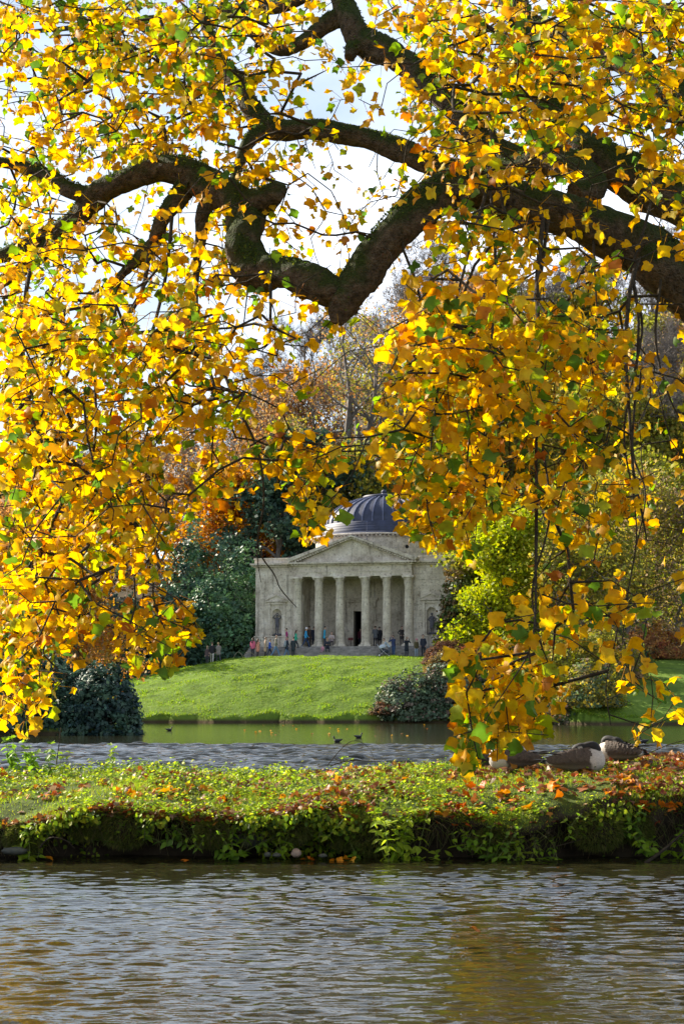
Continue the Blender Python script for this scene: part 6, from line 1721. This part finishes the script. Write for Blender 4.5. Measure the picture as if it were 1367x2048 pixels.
# rustic hoops edging the path left of the temple
for i, (pa, pb, hgt) in enumerate([(466, 487, .62), (484, 512, .50)]):
    Y = 147.6
    xa, xb = XatPX(pa, Y), XatPX(pb, Y)
    za, zb = float(ground_z(xa, Y)), float(ground_z(xb, Y))
    rows = [(xa, Y, za - .1, .03)] + [(xa + (xb - xa) * f, Y, za + (zb - za) * f + hgt * math.sin(PI * min(f * .92 + .06, 1)), .026) for f in (.12, .3, .5, .7, .88)] + [(xb, Y, zb - .1, .024)]
    P_ = [Vector(r[:3]) for r in rows]; pts, rd = smooth_path(P_, [r[3] for r in rows], 3); o0 = Vector((xa, Y, za))
    props(MB().tube([q - o0 for q in pts], rd, 6).build('hoop_rail', cloth((.22, .19, .13)), None, o0), ['bent wooden hoop beside the path, the left one', 'bent wooden hoop beside the path nearest the temple'][i], 'rail')

# ------------------------------------------------------------------ geese asleep on the bank
def vcol_mat(name, rough=.75, scale=60, fine=.25):
    m, N, L, b = newmat(name)
    at = N.new('ShaderNodeAttribute'); at.attribute_name = 'Col'
    tc = N.new('ShaderNodeTexCoord'); no = N.new('ShaderNodeTexNoise'); no.inputs['Scale'].default_value = scale; no.inputs['Detail'].default_value = 4; L.new(tc.outputs['Object'], no.inputs['Vector'])
    rp = ramp(N, [(.3, (1 - fine,) * 3), (.7, (1.0, 1.0, 1.0))]); L.new(no.outputs[0], rp.inputs[0])
    mu = N.new('ShaderNodeMixRGB'); mu.blend_type = 'MULTIPLY'; mu.inputs[0].default_value = 1; L.new(at.outputs['Color'], mu.inputs[1]); L.new(rp.outputs[0], mu.inputs[2])
    L.new(mu.outputs[0], b.inputs['Base Color']); b.inputs['Roughness'].default_value = rough
    bu = N.new('ShaderNodeBump'); bu.inputs['Strength'].default_value = .4; bu.inputs['Distance'].default_value = .006; L.new(no.outputs[0], bu.inputs['Height']); L.new(bu.outputs[0], b.inputs['Normal'])
    return m
M['plumage'] = vcol_mat('plumage')
SECT = [(-.40, .012, .008, .120), (-.36, .035, .016, .122), (-.29, .068, .036, .125), (-.20, .105, .068, .125), (-.08, .142, .110, .135), (.05, .160, .140, .150), (.16, .158, .150, .155), (.24, .138, .138, .152), (.295, .102, .110, .148), (.325, .060, .068, .145), (.338, .016, .020, .145)]
def sect(x):
    xs_ = [s[0] for s in SECT]
    return [float(np.interp(x, xs_, [s[k] for s in SECT])) for k in (1, 2, 3)]
rfe = np.random.default_rng(4)
def goose(px, py, Y, rz, s, label, head_side=1, neck=True):
    q = W(px, py, Y)
    P_ = island_at(px, py)
    o = empty('goose', (P_[0], P_[1], P_[2] - .005), rz, label, 'goose', 'geese resting on the island bank'); o.scale = (s, s, s)
    K = 20; xs_ = np.concatenate([np.linspace(-.40, -.2, 8), np.linspace(-.18, .2, 14), np.linspace(.22, .336, 10)])
    V = []; Cc = []
    for x in xs_:
        ry, rz_, zc = sect(x)
        for i in range(K):
            a = 2*PI*i/K; y = ry * math.cos(a); z = zc + rz_ * math.sin(a)
            V.append((x, y, max(z, .004)))
            if x > .17 + .03 * math.sin(a * 2): c = (.62, .56, .49)
            elif x < -.27: c = (.70, .68, .64) if x > -.34 else (.02, .018, .017)
            elif math.sin(a) < -.45: c = (.20, .16, .125)
            else:
                c = (.075, .053, .038)
            Cc.append(c)
    T = []
    n = len(xs_)
    for j in range(n - 1):
        for i in range(K):
            a, b, c, d = j*K+i, j*K+(i+1) % K, (j+1)*K+(i+1) % K, (j+1)*K+i; T += [(a, c, b), (a, d, c)]
    if neck:
        # neck folded back, head laid on the shoulders: part of the same body
        hs = head_side
        pts = [(.215, .0, .225), (.235, .01*hs, .275), (.205, .025*hs, .312), (.155, .035*hs, .318), (.105, .040*hs, .303), (.055, .042*hs, .298), (.01, .042*hs, .288), (-.035, .040*hs, .275)]
        rad = [.062, .060, .052, .046, .047, .050, .042, .016]
        pp, rr_ = smooth_path(pts, rad, 3)
        vs, fs = tube_arrays(pp, rr_, 12)
        o0 = len(V)
        for k, v in enumerate(vs):
            f = (k // 12) / (len(pp) - 1)
            side = v - Vector(pp[k // 12])
            cheek = .62 < f < .80 and side.z < .006
            V.append(tuple(v)); Cc.append((.66, .62, .56) if cheek else (.014, .013, .013))
        for f in fs: T += [(f[0] + o0, f[2] + o0, f[1] + o0), (f[0] + o0, f[3] + o0, f[2] + o0)]
    obj('body', tri_mesh('body', np.array(V), np.array(T), M['plumage'], np.array(Cc), smooth=True), o)
    # folded wings: overlapping feathers with pale edges
    FT = np.array([[-.5, 0, 0], [.5, 0, 0], [.55, .6, .03], [.0, 1.0, 0], [-.55, .6, .03]]); FTT = np.array([[0, 1, 2], [0, 2, 4], [2, 3, 4]])
    for sd in (-1, 1):
        pos, Rm, sz, cl_ = [], [], [], []
        for j, x in enumerate(np.linspace(.17, -.26, 15)):
            ry, rz_, zc = sect(x)
            for i, a in enumerate(np.linspace(.02, 1.36, 8)):
                a2 = a + (.09 if j % 2 else 0)
                y = sd * ry * math.cos(a2) * 1.03; z = zc + rz_ * math.sin(a2) * 1.03
                nv = np.array([.12, sd * math.cos(a2), math.sin(a2)]); nv /= np.linalg.norm(nv)
                pos.append((x + rfe.normal(0, .012), y, z + .004)); Rm.append((nv, np.array([-1, 0, .05]))); sz.append((.042, .052 + .02 * (j > 9), .05))
                base_c = np.array((.080, .057, .041)) * (1.2 - .12 * (j % 3))
                cl_ += [base_c, base_c, base_c * 1.1, np.array((.135, .10, .074)), base_c * 1.1]
        R_ = face_rot(np.array([r[0] for r in Rm]), np.array([r[1] for r in Rm]))
        V1 = np.einsum('nij,nkj->nki', R_, FT[None] * np.array(sz)[:, None, :]) + np.array(pos)[:, None, :]
        T1 = (FTT[None] + (np.arange(len(pos)) * 5)[:, None, None]).reshape(-1, 3)
        obj('wing', tri_mesh('wing', V1.reshape(-1, 3), T1, M['plumage'], np.array(cl_)), o)
        # long dark primaries crossing over the tail
        for k in range(3):
            mb = MB(); y0 = sd * (.075 - .02 * k)
            a = Vector((-.16, y0, .225 - .012*k)); b = Vector((-.47 - .02 * k, -sd * (.035 - .03 * k), .205 + .020 * k)); w_ = .017
            m_ = (a + b) / 2 + Vector((0, 0, .012))
            mb.add([a + Vector((0, -w_, 0)), a + Vector((0, w_, 0)), m_ + Vector((0, -w_, .004)), m_ + Vector((0, w_, .004)), b, a + Vector((0, 0, -.008)), m_ + Vector((0, 0, -.006))], [(0, 1, 3, 2), (2, 3, 4), (0, 2, 6, 5), (1, 5, 6, 3), (2, 4, 6), (3, 6, 4)])
            mb.build('primary_feather', cloth((.030, .024, .020), .6), o)
    for k in range(5):
        a = (k - 2) * .16
        MB().add([(-.33, .012*(k-2) - .02, .150), (-.33, .012*(k-2) + .02, .150), (-.47 + abs(a)*.12, math.sin(a)*.13 + .018, .158), (-.48 + abs(a)*.12, math.sin(a)*.13 - .018, .158), (-.33, .012*(k-2), .138)], [(0, 1, 2, 3), (0, 3, 4), (1, 4, 2), (3, 2, 4)]).build('tail_feather', cloth((.016, .014, .014), .6), o)
    if neck:
        MB().tube([(-.028, .04*head_side, .277), (-.07, .04*head_side, .262), (-.082, .04*head_side, .256)], [.013, .009, .004], 7).build('bill', cloth((.012, .012, .012), .4), o)
    return o
goose(1150, 1546, 21.6, math.radians(-8), 1.06, 'sleeping goose with pale breast to the right, largest and nearest of the group', -1)
goose(1028, 1540, 21.8, math.radians(188), 1.0, 'sleeping goose with white breast to the left, behind the lowest leaves', 1)
goose(955, 1537, 22.2, math.radians(30), .95, 'goose mostly hidden behind the hanging leaves, farthest left of the group', -1)
goose(1242, 1524, 22.8, math.radians(150), .92, 'goose set back on the crest, farthest right of the group', 1)

# water birds
def waterbird(px, py, rz, label, s=1.0, white=False):
    Y = FPX * CAMZ / (py - 1396); q = W(px, py, Y)
    o = empty('moorhen', (q.x, q.y, -.01), rz, label, 'bird', 'water birds on the lake'); o.scale = (s, s, s)
    K = 12; V = []; T = []
    S_ = [(-.20, .01, .015, .13), (-.14, .05, .04, .10), (-.05, .085, .07, .07), (.05, .09, .075, .065), (.12, .06, .055, .07), (.155, .012, .015, .075)]
    for x, ry, rz_, zc in S_:
        for i in range(K): a = 2*PI*i/K; V.append((x, ry*math.cos(a), zc + rz_*math.sin(a)))
    for j in range(len(S_) - 1):
        for i in range(K): a, b, c, d = j*K+i, j*K+(i+1) % K, (j+1)*K+(i+1) % K, (j+1)*K+i; T += [(a, c, b), (a, d, c)]
    pp, rr_ = smooth_path([(.10, 0, .09), (.135, 0, .15), (.145, 0, .20), (.175, 0, .225), (.20, 0, .22)], [.035, .028, .028, .034, .012], 3)
    vs, fs = tube_arrays(pp, rr_, 10); o0 = len(V); V += [tuple(v) for v in vs]
    for f in fs: T += [(f[0]+o0, f[2]+o0, f[1]+o0), (f[0]+o0, f[3]+o0, f[2]+o0)]
    obj('body', tri_mesh('body', np.array(V), np.array(T), cloth((.016, .017, .020), .6), smooth=True), o)
    MB().tube([(.195, 0, .222), (.232, 0, .214)], [.013, .004], 6).build('bill', cloth((.55, .5, .42) if white else (.40, .06, .03), .5), o)
waterbird(716, 1475, 0, 'black water bird swimming to the right in the middle of the lake')
waterbird(675, 1483, PI, 'black water bird swimming to the left below the other', white=True)
waterbird(338, 1461, 0, 'tiny dark water bird off the foot of the lawn')
waterbird(279, 1464, PI, 'tiny dark water bird beside the round bush')
waterbird(1287, 1484, PI, 'dark water bird near the right bank, beyond the geese')
# yellow leaves speckled on the far water
for i in range(26):
    px_, py_ = rf.uniform(470, 860), rf.uniform(1449, 1472); Y = FPX * CAMZ / (py_ - 1396); q = W(px_, py_, Y)
    o = obj('floating_leaf', fall_mesh(i % 8, [3, 0, 4][i % 3])); o.location = (q.x, q.y, .03); o.scale = (.13,) * 3; o.rotation_euler = (rf.normal(.3, .2), rf.normal(0, .2), rf.uniform(0, 6))
    props(o, 'small leaf floating on the calm water below the lawn', 'leaf', 'leaves floating on the far water')
